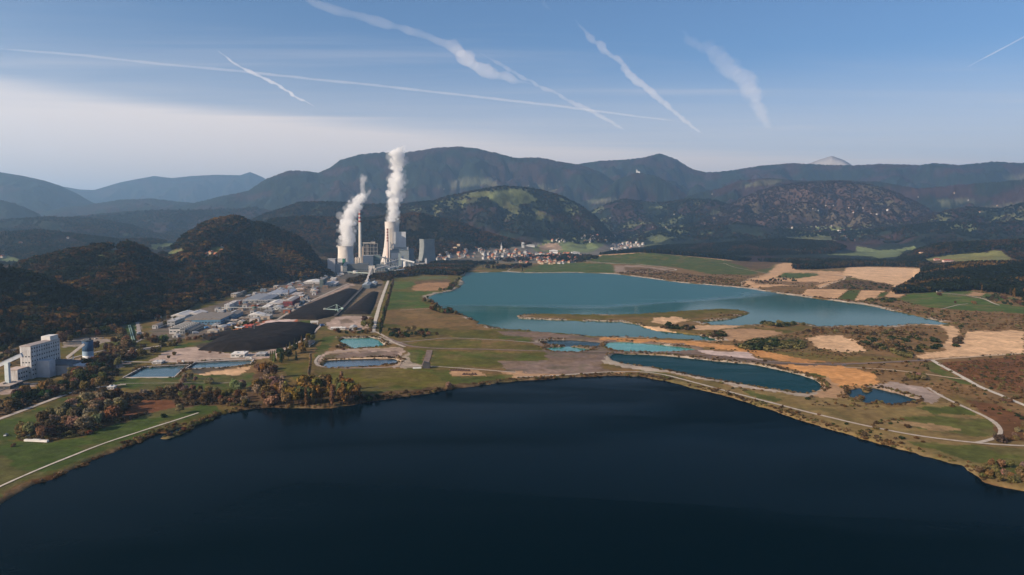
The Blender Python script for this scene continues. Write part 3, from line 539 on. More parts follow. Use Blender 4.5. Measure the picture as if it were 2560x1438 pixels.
S.render.engine = 'CYCLES'; cy = S.cycles; cy.max_bounces = 6; cy.diffuse_bounces = 2; cy.glossy_bounces = 2; cy.transmission_bounces = 2; cy.volume_bounces = 2; cy.transparent_max_bounces = 12; cy.use_denoising = True; cy.caustics_reflective = False; cy.caustics_refractive = False
# ------------------------------------------------------------------ roads and paths: ribbons laid on the land
def world_line(pts, step=7.0):
    p = [np.array(hit(*q)[:2]) for q in pts]; out = [p[0]]
    for a, b in zip(p[:-1], p[1:]):
        n = max(1, int(np.hypot(*(b-a))/step)); out += [a+(b-a)*i/n for i in range(1, n+1)]
    o = np.array(out)
    for _ in range(6): o[1:-1] = o[1:-1]*.5+(o[:-2]+o[2:])*.25
    return o
def ribbon(name, pts, w, m, label, cat, lift=.22, wob=.25, step=7.0):
    w *= .72; o = world_line(pts, step); d = np.gradient(o, axis=0); d /= np.hypot(d[:, 0], d[:, 1])[:, None]+1e-9; nr = np.stack([-d[:, 1], d[:, 0]], 1)
    ww = w*(1+wob*(fbm(o[:, 0]/15., o[:, 1]/15., 2)-.5)*2)[:, None]; dist = np.hypot(o[:, 0], o[:, 1]); lf = lift+dist*.00022
    L = o+nr*ww/2; Rr = o-nr*ww/2; M = o; b = MB(); n = len(o)
    v = []
    for P in (L, M, Rr):
        z = np.maximum(height(P[:, 0], P[:, 1]), WL+.4)+lf; v += [(x, y, q) for (x, y), q in zip(P, z)]
    f = []
    for r in (0, 1):
        for i in range(n-1): f.append((r*n+i, (r+1)*n+i, (r+1)*n+i+1, r*n+i+1))
    b.add(v, f); return tag(b.build(name, m), label, cat, kind='structure')
PALEROAD = mat('pale gravel', (.4,.34,.28), var=.2, scale=.25); ROADG = mat('worn road', (.3,.26,.23), var=.25, scale=.2); WHITER = mat('white limestone road', (.48,.43,.36), var=.18, scale=.2)
MUDR = mat('dark haul road', (.17,.122,.1), var=.3, scale=.2); SANDR = mat('sand track', (.44,.32,.21), var=.2, scale=.2); ASPH = mat('grey asphalt', (.14,.13,.125), var=.2, scale=.2)
for nm, w, m, lab, pts in [
 ('path', 2.6, WHITER, 'pale gravel footpath along the lake meadow', [(-80,1255),(0,1217),(82,1180),(263,1107),(307,1094),(409,1061),(496,1033)]),
 ('road', 6, PALEROAD, 'pale road crossing the upper meadow beside the thicket', [(-60,1070),(0,1048),(146,994),(190,976),(260,966),(315,962)]),
 ('path', 1.8, PALEROAD, 'thin path across the grass below the basins', [(300,960),(430,958),(560,959),(610,957)]),
 ('road', 4.5, PALEROAD, 'gravel track along the dam top between lake and pond', [(1290,944),(1420,938),(1500,931),(1604,929),(1667,938),(1750,961),(1876,994),(2001,1027),(2126,1057),(2251,1084),(2376,1102),(2481,1113),(2600,1117)]),
 ('road', 4.5, PALEROAD, 'curved loop track joining the dam road by the round bush', [(2440,1108),(2480,1103),(2503,1092),(2510,1078),(2481,1050),(2418,1022),(2355,993),(2318,969)]),
 ('road', 6.5, WHITER, 'bright white limestone road on the right', [(2640,1045),(2560,1014),(2451,969),(2414,948),(2360,919),(2330,901)]),
 ('road', 8, SANDR, 'sandy road in front of the quarry', [(2640,880),(2560,884),(2440,892),(2330,900)]),
 ('road', 5, SANDR, 'pale track from the orange soil to the white road', [(2110,919),(2209,923),(2293,933),(2370,944),(2414,950)]),
 ('road', 9, MUDR, 'dark muddy haul road along the ponds', [(960,842),(985,853),(1020,866),(1080,872),(1217,874),(1367,879),(1500,881),(1709,883),(1834,894),(1917,904),(2001,911),(2126,911),(2251,905),(2330,900)]),
 ('road', 6, PALEROAD, 'pale curved track beside the turquoise pond', [(934,829),(947,833),(962,842),(985,858),(1012,868)]),
 ('path', 4, ROADG, 'earth track over the west fields', [(985,858),(1020,855),(1117,845),(1205,849),(1270,852),(1330,857),(1400,864)]),
 ('path', 10, MUDR, 'short earth track between two green fields', [(1074,876),(1071,890),(1062,914)]),
 ('path', 4, PALEROAD, 'pale track round the grey pond', [(800,889),(785,904),(797,919),(855,922),(955,920),(1042,914),(1092,917),(1205,925),(1290,932)]),
 ('path', 5, SANDR, 'sand track between the drained pond and the grey pond', [(800,900),(870,898),(995,894),(1003,905),(995,915)]),
 ('path', 5, SANDR, 'sand track above the drained pond', [(815,884),(900,877),(1000,869)]),
 ('road', 9, WHITER, 'straight pale road beside the poplars', [(932,832),(938,803),(950,760),(961,728),(971,702)]),
 ('road', 6, PALEROAD, 'sandy service track along the coal yard', [(690,802),(712,788),(760,762),(805,740),(870,710),(917,693)]),
 ('path', 4, PALEROAD, 'white track over the green hill', [(1809,658),(1834,668),(1901,681),(1925,686)]),
 ('path', 7, WHITER, 'white looping track above the far shore', [(1478,656),(1540,660),(1600,662),(1650,667),(1686,673),(1692,676),(1660,680),(1560,680)]),
 ('path', 5, PALEROAD, 'pale shore track below the green field', [(1284,668),(1268,678),(1330,681),(1437,681),(1530,682)]),
 ('path', 5, PALEROAD, 'pale field track right of the far lake', [(2341,733),(2415,739),(2461,748),(2481,758),(2499,764)]),
 ('path', 3.5, PALEROAD, 'thin grass track below the field track', [(2352,774),(2394,763),(2420,760)]),
 ('path', 8, SANDR, 'pale track winding past the sand fields', [(2049,721),(2066,713),(2109,700),(2114,692),(2083,686),(2000,677),(1917,683)]),
 ('path', 5, SANDR, 'sandy shore track rising round the sand bank', [(1855,716),(1853,706),(1875,697),(1925,686)]),
 ('road', 7, ROADG, 'grey yard road left of the halls', [(343,806),(347,825),(352,850)]),
 ('road', 6, ROADG, 'grey road past the parking at the wood edge', [(150,905),(200,890),(245,880),(330,862),(352,850)]),
 ('road', 6, PALEROAD, 'pale works road below the coal heap', [(310,905),(430,907),(560,897),(640,893),(700,880),(740,862),(780,835),(805,812)]),
 ('road', 8, ASPH, 'grey road at the foot of the white plant', [(-60,1000),(0,975),(60,958),(120,960)]),
 ('path', 5, SANDR, 'pale track along the brown west fields', [(1000,776),(1080,772)]),
]: ribbon(nm, pts, w, m, lab, nm)
# ------------------------------------------------------------------ trees
def leaf_mat(name, inst):
    q = NT(name); b = q.n('ShaderNodeBsdfDiffuse'); tr = q.n('ShaderNodeBsdfTranslucent'); ms = q.n('ShaderNodeMixShader'); ms.inputs[0].default_value = .22
    if inst: a = q.n('ShaderNodeAttribute', _attribute_name='tint', _attribute_type='INSTANCER'); src = a.outputs['Color']
    else: a = q.n('ShaderNodeObjectInfo'); src = a.outputs['Color']
    v = q.n('ShaderNodeAttribute', _attribute_name='shade'); mx = q.n('ShaderNodeMix', _data_type='RGBA', _blend_type='MULTIPLY'); mx.inputs['Factor'].default_value = 1
    q.l(src, mx.inputs[6]); q.l(v.outputs['Color'], mx.inputs[7]); q.l(mx.outputs[2], b.inputs['Color']); q.l(mx.outputs[2], tr.inputs['Color'])
    q.l(b.outputs[0], ms.inputs[1]); q.l(tr.outputs[0], ms.inputs[2]); q.l(ms.outputs[0], q.out.inputs[0]); return q.m
LEAF = leaf_mat('foliage', False); LEAFI = leaf_mat('forest foliage', True); BARK = mat('bark', (.09,.07,.055), var=.3, scale=3)
def crown_mesh(name, kind, n, seed, m, size):
    g = np.random.default_rng(seed); P = []; S_ = []
    if kind == 'round':
        lobes = [((0, 0, .58), (.3, .3, .32))]+[((.22*math.cos(a)*g.uniform(.7, 1.1), .22*math.sin(a)*g.uniform(.7, 1.1), g.uniform(.36, .78)), (g.uniform(.13, .22),)*2+(g.uniform(.12, .2),)) for a in np.linspace(0, 6.28, 8)[:-1]+g.uniform(0, 1)]
    elif kind == 'tall':
        lobes = [((g.uniform(-.03, .03), g.uniform(-.03, .03), z), (.12-.07*abs(z-.5),)*2+(.13,)) for z in np.linspace(.16, .9, 8)]
    elif kind == 'bush':
        lobes = [((0, 0, .4), (.42, .42, .4))]+[((.36*math.cos(a)*g.uniform(.7, 1.2), .36*math.sin(a)*g.uniform(.7, 1.2), g.uniform(.25, .6)), (g.uniform(.2, .32),)*2+(g.uniform(.2, .34),)) for a in np.linspace(0, 6.28, 7)[:-1]+g.uniform(0, 1)]
    else: lobes = None
    if lobes:
        w = np.array([l[1][0]*l[1][1]*l[1][2] for l in lobes])**.66; w /= w.sum()
        for li in g.choice(len(lobes), n, p=w):
            c, r = lobes[li]; d = g.normal(size=3); d /= np.linalg.norm(d); k = g.uniform(.55, 1.05)
            P.append(np.array(c)+d*np.array(r)*k); S_.append((d+np.array([0, 0, .3])+g.normal(size=3)*.45))
    else:
        for i in range(n):
            z = g.uniform(0, 1)**.8; a = g.uniform(0, 6.28); r = (1-z)*.2*(.55+.45*((z*9) % 1))*g.uniform(.7, 1.05)+.006
            P.append((r*math.cos(a), r*math.sin(a), .08+z*.92)); S_.append((math.cos(a)+g.normal()*.3, math.sin(a)+g.normal()*.3, .9))
    P = np.array(P); N = np.array(S_); N /= np.linalg.norm(N, axis=1)[:, None]
    up = g.normal(size=(n, 3)); T = np.cross(N, up); T /= np.linalg.norm(T, axis=1)[:, None]; B = np.cross(N, T); s = (size*g.uniform(.6, 1.35, n))[:, None]
    e = g.uniform(.7, 1.3, (n, 1))
    V = np.stack([P-T*s*e-B*s*.7, P+T*s-B*s*e*.9, P+T*s*.8*e+B*s, P-T*s*.9+B*s*e], 1).reshape(-1, 3); V[:, 2] = np.maximum(V[:, 2], .01)
    me = npmesh(name, V, np.arange(n*4).reshape(n, 4), m)
    sh = np.repeat(g.uniform(.6, 1.45, n), 4); a = me.attributes.new('shade', 'FLOAT_COLOR', 'POINT'); a.data.foreach_set('color', np.stack([sh, sh, sh, np.ones_like(sh)], 1).astype(np.float32).ravel()); return me
def trunk_mesh(name, h, r, limbs, seed):
    g = random.Random(seed); b = MB(); b.lathe([(r*1.3, -.03), (r, .05), (r*.7, h*.6), (r*.35, h)], 7)
    for i in range(limbs):
        a = 6.28*i/limbs+g.random(); z = h*g.uniform(.35, .7); p = Vector((0, 0, z)); q_ = Vector((math.cos(a)*.2, math.sin(a)*.2, z+.2)); b.beam(p, q_, r*.5)
    return b.mesh(name, BARK)
KIN = {'round': [(crown_mesh('round crown', 'round', 620, 10+i, LEAF, .042), trunk_mesh('round trunk', .62, .022, 5, i)) for i in range(4)],
 'tall': [(crown_mesh('tall crown', 'tall', 480, 30+i, LEAF, .03), trunk_mesh('tall trunk', .8, .016, 4, i)) for i in range(2)],
 'bush': [(crown_mesh('bush crown', 'bush', 480, 50+i, LEAF, .06), trunk_mesh('bush stems', .45, .03, 6, i)) for i in range(4)],
 'cone': [(crown_mesh('conifer crown', 'cone', 520, 70+i, LEAF, .032), trunk_mesh('conifer trunk', .85, .017, 0, i)) for i in range(2)]}
NAMES = {'round': ('broadleaf_tree', 'tree'), 'tall': ('poplar_tree', 'tree'), 'bush': ('shrub', 'shrub'), 'cone': ('conifer_tree', 'tree')}
TINT = {'olive': (.13,.115,.045), 'brown': (.165,.108,.055), 'grey brown': (.21,.155,.1), 'dark green': (.032,.045,.02), 'rust': (.125,.072,.034), 'golden': (.185,.12,.036), 'green': (.06,.075,.025), 'dark brown': (.085,.06,.036), 'pale olive': (.2,.17,.095), 'red': (.2,.05,.025)}
COUNT = {}
def plant(kind, x, y, h, tint, label, group, rnd, z=None):
    cr, tk = rnd.choice(KIN[kind]); nm, cat = NAMES[kind]
    z = float(height(x, y)) if z is None else z
    r = empty(nm, (x, y, max(z, WL-.3)-.1), rnd.uniform(0, 6.28), label, cat, group); s = h; r.scale = (s*rnd.uniform(.85, 1.2), s*rnd.uniform(.85, 1.2), s)
    for n_, me_ in (('crown', cr), ('trunk', tk)):
        o = bpy.data.objects.new(n_, me_); C.objects.link(o); o.parent = r
        if n_ == 'crown': o.color = tuple(v*rnd.uniform(.8, 1.2) for v in TINT[tint])+(1,)
    return r
LATER = []; MASS = {16, 17, 18, 19, 20, 21, 22, 23, 24, 29, 30, 37, 38}
def cluster(place, group, poly, n, hs, kinds, tints, seed, mind=3.0):
    if seed in MASS: LATER.append((place, poly, n, hs, tints, seed)); return
    rnd = random.Random(seed); p = np.array(poly, float)
    if len(poly) > 2: x0, y0 = p.min(0); x1, y1 = p.max(0)
    got = []; tries = 0
    while len(got) < n and tries < n*60:
        tries += 1
        if len(poly) == 2: t_ = (len(got)+.5)/n; px = p[0, 0]+(p[1, 0]-p[0, 0])*t_+rnd.uniform(-.6, .6); py = p[0, 1]+(p[1, 1]-p[0, 1])*t_
        else:
            px = rnd.uniform(x0, x1); py = rnd.uniform(y0, y1)
            if not pip(np.array([px]), np.array([py]), poly)[0]: continue
        x, y, z = hit(px, py)
        if z < WL+.02 or (len(poly) > 2 and any((x-a[2])**2+(y-a[3])**2 < mind**2 for a in got)): continue
        got.append((px, py, x, y, z))
    got.sort(); xs = [g_[0] for g_ in got]; ys = sorted(g_[1] for g_ in got)
    for i, (px, py, x, y, z) in enumerate(got):
        k = rnd.choice(kinds); tn = rnd.choice(tints); h = rnd.uniform(*hs)*(1 if k != 'bush' else .8)
        f = i/max(1, len(got)-1); side = ('left end' if f < .2 else 'left half' if f < .45 else 'middle' if f < .6 else 'right half' if f < .82 else 'right end')
        row = '' if len(poly) == 2 else ('front ' if py > ys[int(len(ys)*.66)] else 'back ' if py < ys[int(len(ys)*.33)] else '')
        sz = 'tall' if h > hs[0]+(hs[1]-hs[0])*.6 else 'small' if h < hs[0]+(hs[1]-hs[0])*.3 else 'middling'
        kn = {'round': 'broadleaf tree', 'tall': 'poplar', 'bush': 'shrub', 'cone': 'conifer'}[k]
        if len(poly) == 2: lab = f'{tn} {kn}, number {i+1} from the {"left" if p[1,0] > p[0,0] else "near"} end of the {place}' if False else f'{tn} {sz} {kn} in {side} of {place}'
        else: lab = f'{sz} {tn} {kn} in {row}{side} of {place}'
        plant(k, x, y, h, tn, lab, group, rnd, z)
BR = ['brown', 'grey brown', 'dark brown', 'olive']
for a in [
 ('meadow thicket', 'trees of the meadow thicket', [(45,1098),(130,1103),(222,1084),(300,1045),(318,1010),(300,985),(250,978),(215,1000),(175,1022),(125,1052),(75,1078)], 52, (9, 14), ['bush', 'round', 'round'], ['brown', 'grey brown', 'grey brown', 'olive', 'pale olive', 'dark brown'], 1, 3.6),
 ('thicket behind the reeds', 'trees of the reed thicket', [(330,996),(400,978),(480,976),(560,985),(620,1000),(625,1020),(560,1012),(500,1008),(450,1004),(400,996)], 40, (7, 11), ['bush', 'round'], ['brown', 'grey brown', 'olive', 'rust', 'dark brown'], 2, 3.2),
 ('upper road belt', 'trees along the upper road', [(-40,1035),(0,1010),(60,990),(120,968),(190,955),(205,968),(140,988),(60,1010),(0,1038)], 26, (9, 13), ['round', 'bush'], ['dark brown', 'dark green', 'olive', 'brown'], 3, 3.6),
 ('trees beside the white plant', 'trees beside the white plant', [(160,975),(170,945),(230,915),(285,925),(280,945),(255,960),(262,975),(220,982)], 24, (10, 15), ['round'], ['brown', 'olive', 'dark green', 'dark brown'], 4, 4.5),
 ('bank behind blue silo', 'trees behind the blue silo', [(140,862),(150,850),(290,828),(310,840),(300,850),(255,842),(200,846),(160,866)], 26, (10, 15), ['round'], ['dark brown', 'brown', 'dark green', 'rust'], 67, 5),
 ('left wood edge trees', 'trees at the left wood edge', [(-20,925),(-10,880),(50,868),(50,890),(20,930)], 14, (8, 12), ['round', 'bush'], ['dark brown', 'dark green', 'olive'], 68, 5),
 ('trees right of the blue silo', 'trees between silo and yard', [(215,912),(225,880),(262,862),(330,850),(360,845),(410,850),(430,870),(405,886),(365,898),(300,903),(335,918),(270,920)], 52, (9, 15), ['round', 'bush'], ['brown', 'olive', 'rust', 'dark brown'], 5, 5),
 ('golden shore grove', 'trees of the golden shore grove', [(690,1010),(700,990),(760,980),(860,976),(900,998),(880,1010),(790,1017),(700,1017)], 34, (14, 19), ['round', 'round', 'tall'], ['golden', 'golden', 'golden', 'olive', 'brown'], 6, 3.4),
 ('scrub right of golden grove', 'shore scrub by the golden grove', [(885,1008),(905,996),(960,995),(925,1002)], 6, (5, 8), ['bush', 'round'], ['dark brown', 'dark green'], 66, 3),
 ('trees left of golden grove', 'trees left of the golden grove', [(640,1012),(645,960),(650,925),(680,918),(692,950),(700,975),(680,1012)], 24, (10, 15), ['round', 'round', 'bush'], ['brown', 'grey brown', 'olive', 'golden', 'dark brown'], 7, 3.4),
 ('conifer group behind olive field', 'conifers behind the olive field', [(672,905),(690,890),(740,893),(748,905),(700,910)], 9, (11, 15), ['cone', 'cone', 'round'], ['dark green', 'dark green', 'olive'], 8, 5),
 ('trees under the coal heap', 'trees under the coal heap', [(705,885),(725,865),(770,850),(790,858),(770,878),(740,893)], 16, (9, 13), ['round', 'cone', 'round'], ['olive', 'rust', 'dark green', 'golden'], 9, 5),
 ('row between the olive fields', 'brown poplar row', [(777,903),(772,962)], 12, (8, 10.5), ['tall'], ['brown', 'grey brown'], 10),
 ('tall poplar row by the pale road', 'poplars by the pale road', [(950,838),(983,712)], 30, (15, 21), ['tall'], ['olive', 'brown', 'dark green'], 11),
 ('copse west of far lake', 'scrub copse by the track', [(970,840),(975,828),(1020,826),(1085,828),(1095,842),(1060,848),(1000,846)], 30, (6, 10), ['bush', 'round'], ['dark brown', 'brown', 'dark green'], 12, 5),
 ('upper west lake hedge', 'west shore hedge', [(1100,731),(1130,726),(1157,708),(1163,697),(1170,690),(1150,700),(1122,718)], 18, (9, 13), ['round', 'bush'], ['dark green', 'dark brown', 'olive'], 13, 6),
 ('lower west lake hedge', 'west shore hedge', [(1075,779),(1085,772),(1110,776),(1150,786),(1150,789),(1100,787)], 18, (8, 12), ['round', 'bush'], ['dark green', 'olive', 'rust'], 14, 5),
 ('bushes at the narrow west bay', 'bushes at the west bay', [(1050,752),(1068,745),(1085,760),(1095,768),(1075,764)], 9, (7, 11), ['round', 'bush'], ['rust', 'brown', 'dark green'], 15, 5),
 ('dark copse on the east scrub', 'east scrub copse', [(1855,872),(1862,860),(1900,852),(1940,850),(1945,872),(1920,878),(1880,876)], 34, (6, 8.5), ['bush'], ['dark green', 'dark green', 'olive'], 16, 3.6),
 ('low copse beside the sand pit', 'east scrub copse', [(1945,872),(1950,860),(1990,855),(2020,866),(2005,873)], 20, (5, 7), ['bush'], ['dark green', 'olive'], 17, 3.6),
 ('bushes on the sandy island', 'island bushes', [(1640,815),(1665,811),(1735,822),(1728,827),(1660,822)], 14, (5, 7.5), ['bush'], ['dark green', 'dark brown'], 18, 5),
 ('bushes on the island tip', 'island bushes', [(1740,845),(1780,830),(1820,832),(1815,840),(1790,846)], 10, (5, 7), ['bush'], ['dark brown', 'olive', 'dark green'], 19, 5),
 ('bush line on the south shore of the far lake', 'south shore bushes', [(1900,811),(1940,808),(2010,812),(2015,817),(1950,818)], 16, (6, 8), ['bush'], ['dark green', 'olive'], 20, 5),
 ('big heath copse by the quarry', 'quarry copse', [(2140,860),(2180,845),(2260,842),(2350,852),(2360,872),(2280,885),(2200,880)], 46, (4.5, 7.5), ['bush'], ['dark green', 'olive', 'dark brown', 'brown'], 21, 4),
 ('scrub below the lake tip', 'quarry copse', [(1990,838),(2040,822),(2180,822),(2300,828),(2320,840),(2180,838),(2080,834)], 30, (4, 6.5), ['bush'], ['dark brown', 'olive', 'rust'], 22, 5),
 ('clump above the dark road', 'clump by the dark road', [(2215,892),(2240,884),(2285,888),(2275,895)], 9, (5, 7), ['bush'], ['dark green', 'olive'], 23, 3.5),
 ('clump beside the quarry track', 'clump by the quarry track', [(2372,865),(2385,850),(2405,846),(2400,862),(2385,870)], 8, (5, 7), ['bush'], ['dark green', 'dark brown'], 24, 3.5),
 ('clump below the orange soil', 'clump by the orange soil', [(2255,952),(2270,940),(2310,940),(2320,952),(2290,957)], 9, (5, 7.5), ['bush'], ['olive', 'grey brown', 'dark brown'], 25, 3),
 ('right shore corner thicket', 'corner thicket', [(2440,1195),(2445,1175),(2500,1165),(2590,1170),(2600,1215),(2500,1205)], 32, (4, 6.5), ['bush', 'round'], ['olive', 'brown', 'grey brown', 'brown'], 26, 1.9),
 ('scrub beside the loop track', 'loop track scrub', [(2515,1100),(2530,1070),(2600,1060),(2600,1112),(2530,1110)], 16, (4, 6.5), ['bush'], ['rust', 'brown', 'grey brown'], 27, 3),
 ('scrub right of the white road', 'loop track scrub', [(2495,1005),(2530,990),(2600,1000),(2600,1020),(2540,1008)], 10, (4, 6), ['bush'], ['brown', 'rust', 'olive'], 28, 3),
 ('heath on the sand field bank', 'sand field heath', [(2062,722),(2100,706),(2150,704),(2220,714),(2230,724),(2120,724)], 34, (4, 7), ['bush'], ['dark green', 'olive', 'dark brown'], 29, 6),
 ('hedge under the small fields', 'field hedge', [(2158,757),(2160,750),(2245,748),(2248,756)], 16, (6, 8), ['bush'], ['dark green', 'olive'], 30, 5),
 ('right field edge copse', 'right field copse', [(2465,752),(2480,740),(2560,748),(2600,760),(2560,768),(2500,762)], 24, (8, 12), ['round', 'bush'], ['rust', 'dark green', 'dark brown'], 31, 6),
 ('bushes amid the tan fields', 'tan field bushes', [(1926,702),(1940,694),(1990,698),(1993,704),(1950,705)], 14, (8, 11), ['round', 'bush'], ['dark green', 'dark brown'], 32, 6),
 ('bushes left of the tan fields', 'tan field bushes', [(1880,708),(1890,702),(1920,704),(1918,709)], 7, (6, 9), ['bush'], ['dark green', 'dark brown'], 33, 6),
 ('willows before the basins', 'basin willows', [(425,962),(430,948),(480,945),(482,955),(545,958),(545,963),(495,963)], 9, (6, 8), ['bush', 'round'], ['grey brown', 'pale olive'], 34, 3),
 ('broad willows at the meadow end', 'meadow end willows', [(572,985),(580,970),(612,968),(618,980)], 4, (9, 12), ['round'], ['pale olive', 'grey brown'], 35, 5),
 ('reedy shore near the spit', 'spit shrubs', [(405,1097),(420,1090),(480,1062),(540,1038),(600,1028),(625,1022),(520,1055),(440,1092)], 18, (2.5, 4.5), ['bush'], ['dark brown', 'rust', 'olive'], 36, 2.5),
 ('shore scrub below the olive field', 'olive field shore scrub', [(930,1000),(960,984),(1100,973),(1300,951),(1320,952),(1120,978),(1000,995)], 26, (2, 4), ['bush'], ['dark brown', 'rust', 'brown'], 37, 3),
 ('shore scrub along the left meadow', 'left shore scrub', [(40,1232),(140,1190),(220,1155),(330,1110),(395,1080),(400,1084),(320,1120),(218,1168),(60,1228)], 30, (1.5, 3), ['bush'], ['rust', 'dark brown', 'brown'], 38, 2),
 ('works road row', 'works road trees', [(560,838),(600,818),(640,806),(655,803),(640,812),(600,822)], 10, (6, 9), ['round', 'bush'], ['golden', 'dark green', 'olive'], 39, 5),
 ('trees left of the halls', 'hall trees', [(385,800),(400,785),(440,790),(445,806),(410,812),(425,820),(390,815)], 10, (8, 11), ['round'], ['golden', 'rust', 'olive', 'dark brown'], 40, 6),
 ('scrub behind the coal heap', 'coal heap scrub', [(420,860),(470,842),(540,836),(545,846),(480,854),(430,868)], 18, (5, 8), ['bush', 'round'], ['brown', 'rust', 'dark brown'], 41, 5),
 ('bushes at the coal yard end', 'yard end bushes', [(905,826),(912,806),(928,800),(932,815),(925,830)], 12, (9, 14), ['round'], ['brown', 'olive', 'dark brown'], 42, 5),
 ('bushes above turquoise pond', 'pond bushes', [(830,832),(870,828),(930,826),(930,834),(860,836)], 16, (5, 8), ['bush', 'round'], ['dark brown', 'brown', 'dark green'], 43, 5),
 ('turquoise pond corner', 'pond bushes', [(838,872),(850,862),(868,868),(862,878)], 6, (4, 6), ['bush'], ['rust', 'dark brown'], 44, 3),
]: cluster(*a)
rnd = random.Random(99)
for px, py, h, k, tn, lab in [(2499,1106,7.0,'bush','dark brown','lone round dark bush where the loop track meets the dam road'),(706,998,21,'tall','pale olive','tall pale grey willow leaning out of the trees left of the golden grove'),(2348,739,9,'bush','dark brown','lone brown bush at the upper edge of the right green field'),
 (450,1034,9,'round','pale olive','lone pale tree standing on the edge of the lower meadow'),(410,1044,4,'bush','dark green','low dark bush beside the lake footpath'),(1122,976,9,'round','pale olive','lone willow on the shore right of the olive field'),(118,996,6,'round','grey brown','small grey tree beside the upper road'),(158,985,8,'round','grey brown','pale round tree at the bend of the upper road'),
 (34,1117,3,'bush','brown','tiny brown bush alone on the lower meadow'),(222,1086,4,'bush','red','small bright red bush at the front of the meadow thicket'),(1306,678,14,'cone','dark green','lone tree on the far shore left of the green field'),(1466,654,26,'round','dark green','tall dark tree at the left end of the green hill'),(2388,760,7,'round','dark brown','small tree standing alone in the right green field'),(2434,760,8,'bush','brown','brown bush by the field track on the right'),
 (525,882,3,'bush','brown','left one of two small bushes on the pink gravel yard'),(550,884,3,'bush','brown','right one of two small bushes on the pink gravel yard'),(436,888,5,'bush','rust','rust bush on the corner of the gravel yard'),(422,898,5,'round','dark brown','dark tree at the low end of the gravel yard')]:
    x, y, z = hit(px, py); plant(k, x, y, h, tn, lab, None, rnd, z)
# ------------------------------------------------------------------ woods: one mass each, tree crowns set out on points
WC = bpy.data.collections.new('wood tree kinds'); WTR = []
for i, (k, n, s) in enumerate((('round', 120, .095), ('round', 120, .095), ('round', 110, .1), ('cone', 90, .07), ('cone', 90, .07), ('bush', 90, .12))):
    o = bpy.data.objects.new(f'{i} wood tree', crown_mesh(f'wood tree {k}', k, n, 200+i, LEAFI, s)); WC.objects.link(o)
def wood_nodes():
    g = bpy.data.node_groups.new('set out trees', 'GeometryNodeTree'); g.interface.new_socket('Geometry', in_out='INPUT', socket_type='NodeSocketGeometry'); g.interface.new_socket('Geometry', in_out='OUTPUT', socket_type='NodeSocketGeometry')
    N = g.nodes.new; L = g.links.new; gi = N('NodeGroupInput'); go = N('NodeGroupOutput'); ip = N('GeometryNodeInstanceOnPoints'); ci = N('GeometryNodeCollectionInfo')
    ci.inputs['Collection'].default_value = WC; ci.inputs['Separate Children'].default_value = True; ci.inputs['Reset Children'].default_value = True
    def at(n, ty):
        a = N('GeometryNodeInputNamedAttribute'); a.data_type = ty; a.inputs['Name'].default_value = n; return a.outputs['Attribute']
    L(gi.outputs[0], ip.inputs['Points']); L(ci.outputs[0], ip.inputs['Instance']); ip.inputs['Pick Instance'].default_value = True
    L(at('kind', 'INT'), ip.inputs['Instance Index']); L(at('size', 'FLOAT_VECTOR'), ip.inputs['Scale']); cx = N('ShaderNodeCombineXYZ'); L(at('turn', 'FLOAT'), cx.inputs[2]); L(cx.outputs[0], ip.inputs['Rotation'])
    L(ip.outputs[0], go.inputs[0]); return g
WG = wood_nodes()
def wood(name, label, poly, rmin, rmax, sp, hs, tints, weights, kinds, seed, excl=(), extra=None, jit=.2, cover=1.0):
    g = np.random.default_rng(seed); az, _ = azel(np.array([min(q_[0] for q_ in poly), max(q_[0] for q_ in poly)], float), 719.); a0, a1 = az.min()-.02, az.max()+.02
    area = .5*(rmax**2-rmin**2)*(a1-a0); n = int(area/sp**2); a = g.uniform(a0, a1, n); r = np.sqrt(g.uniform(rmin**2, rmax**2, n)); x = r*np.sin(a); y = r*np.cos(a); z = height(x, y)
    px, py = project(x, y, z); k = pip(px, py, poly)
    if extra is not None: k |= extra(px, py, r)
    for e in excl: k &= ~pip(px, py, e)
    if cover < 1: k &= fbm(x/160.+seed, y/160., 3) < .5+(cover-.5)*.5
    x, y, z, a = x[k], y[k], z[k], a[k]; n = len(x)
    me = bpy.data.meshes.new(name); me.vertices.add(n); me.vertices.foreach_set('co', np.stack([x, y, z-.4], 1).astype(np.float32).ravel())
    T = np.array([TINT[t_] if isinstance(t_, str) else t_ for t_ in tints]); f = fbm(x/140.+seed, y/140., 3); w = np.cumsum(weights)/sum(weights)
    u = np.clip((f-.5)*2.4+.5+g.normal(size=n)*jit, 0, .999); ti = np.searchsorted(w, u, 'right').clip(0, len(T)-1); tc_ = T[ti]*g.uniform(.75, 1.25, (n, 1))
    kd = np.array(kinds)[np.minimum((ti*0+g.integers(0, len(kinds), n)), len(kinds)-1)]; h = g.uniform(*hs, n); sw = g.uniform(.8, 1.6, n)*h
    for nm, ty, arr in (('kind', 'INT', kd.astype(np.int32)), ('turn', 'FLOAT', g.uniform(0, 6.28, n).astype(np.float32)), ('size', 'FLOAT_VECTOR', np.stack([sw, sw, h], 1).astype(np.float32)), ('tint', 'FLOAT_COLOR', np.concatenate([tc_, np.ones((n, 1))], 1).astype(np.float32))):
        at_ = me.attributes.new(nm, ty, 'POINT'); at_.data.foreach_set({'FLOAT_VECTOR': 'vector', 'FLOAT_COLOR': 'color'}.get(ty, 'value'), np.ascontiguousarray(arr).ravel())
    o = link(name, me, label, 'wood', kind='stuff'); md = o.modifiers.new('trees', 'NODES'); md.node_group = WG; return n
DG = (.013,.018,.008); CN = (.011,.017,.0095); OB = (.05,.036,.014); BRN = (.05,.028,.012); RU = (.09,.044,.014); YE = (.13,.076,.02)
NW = [0, 1, 2, 0, 1, 3]
tot = 0
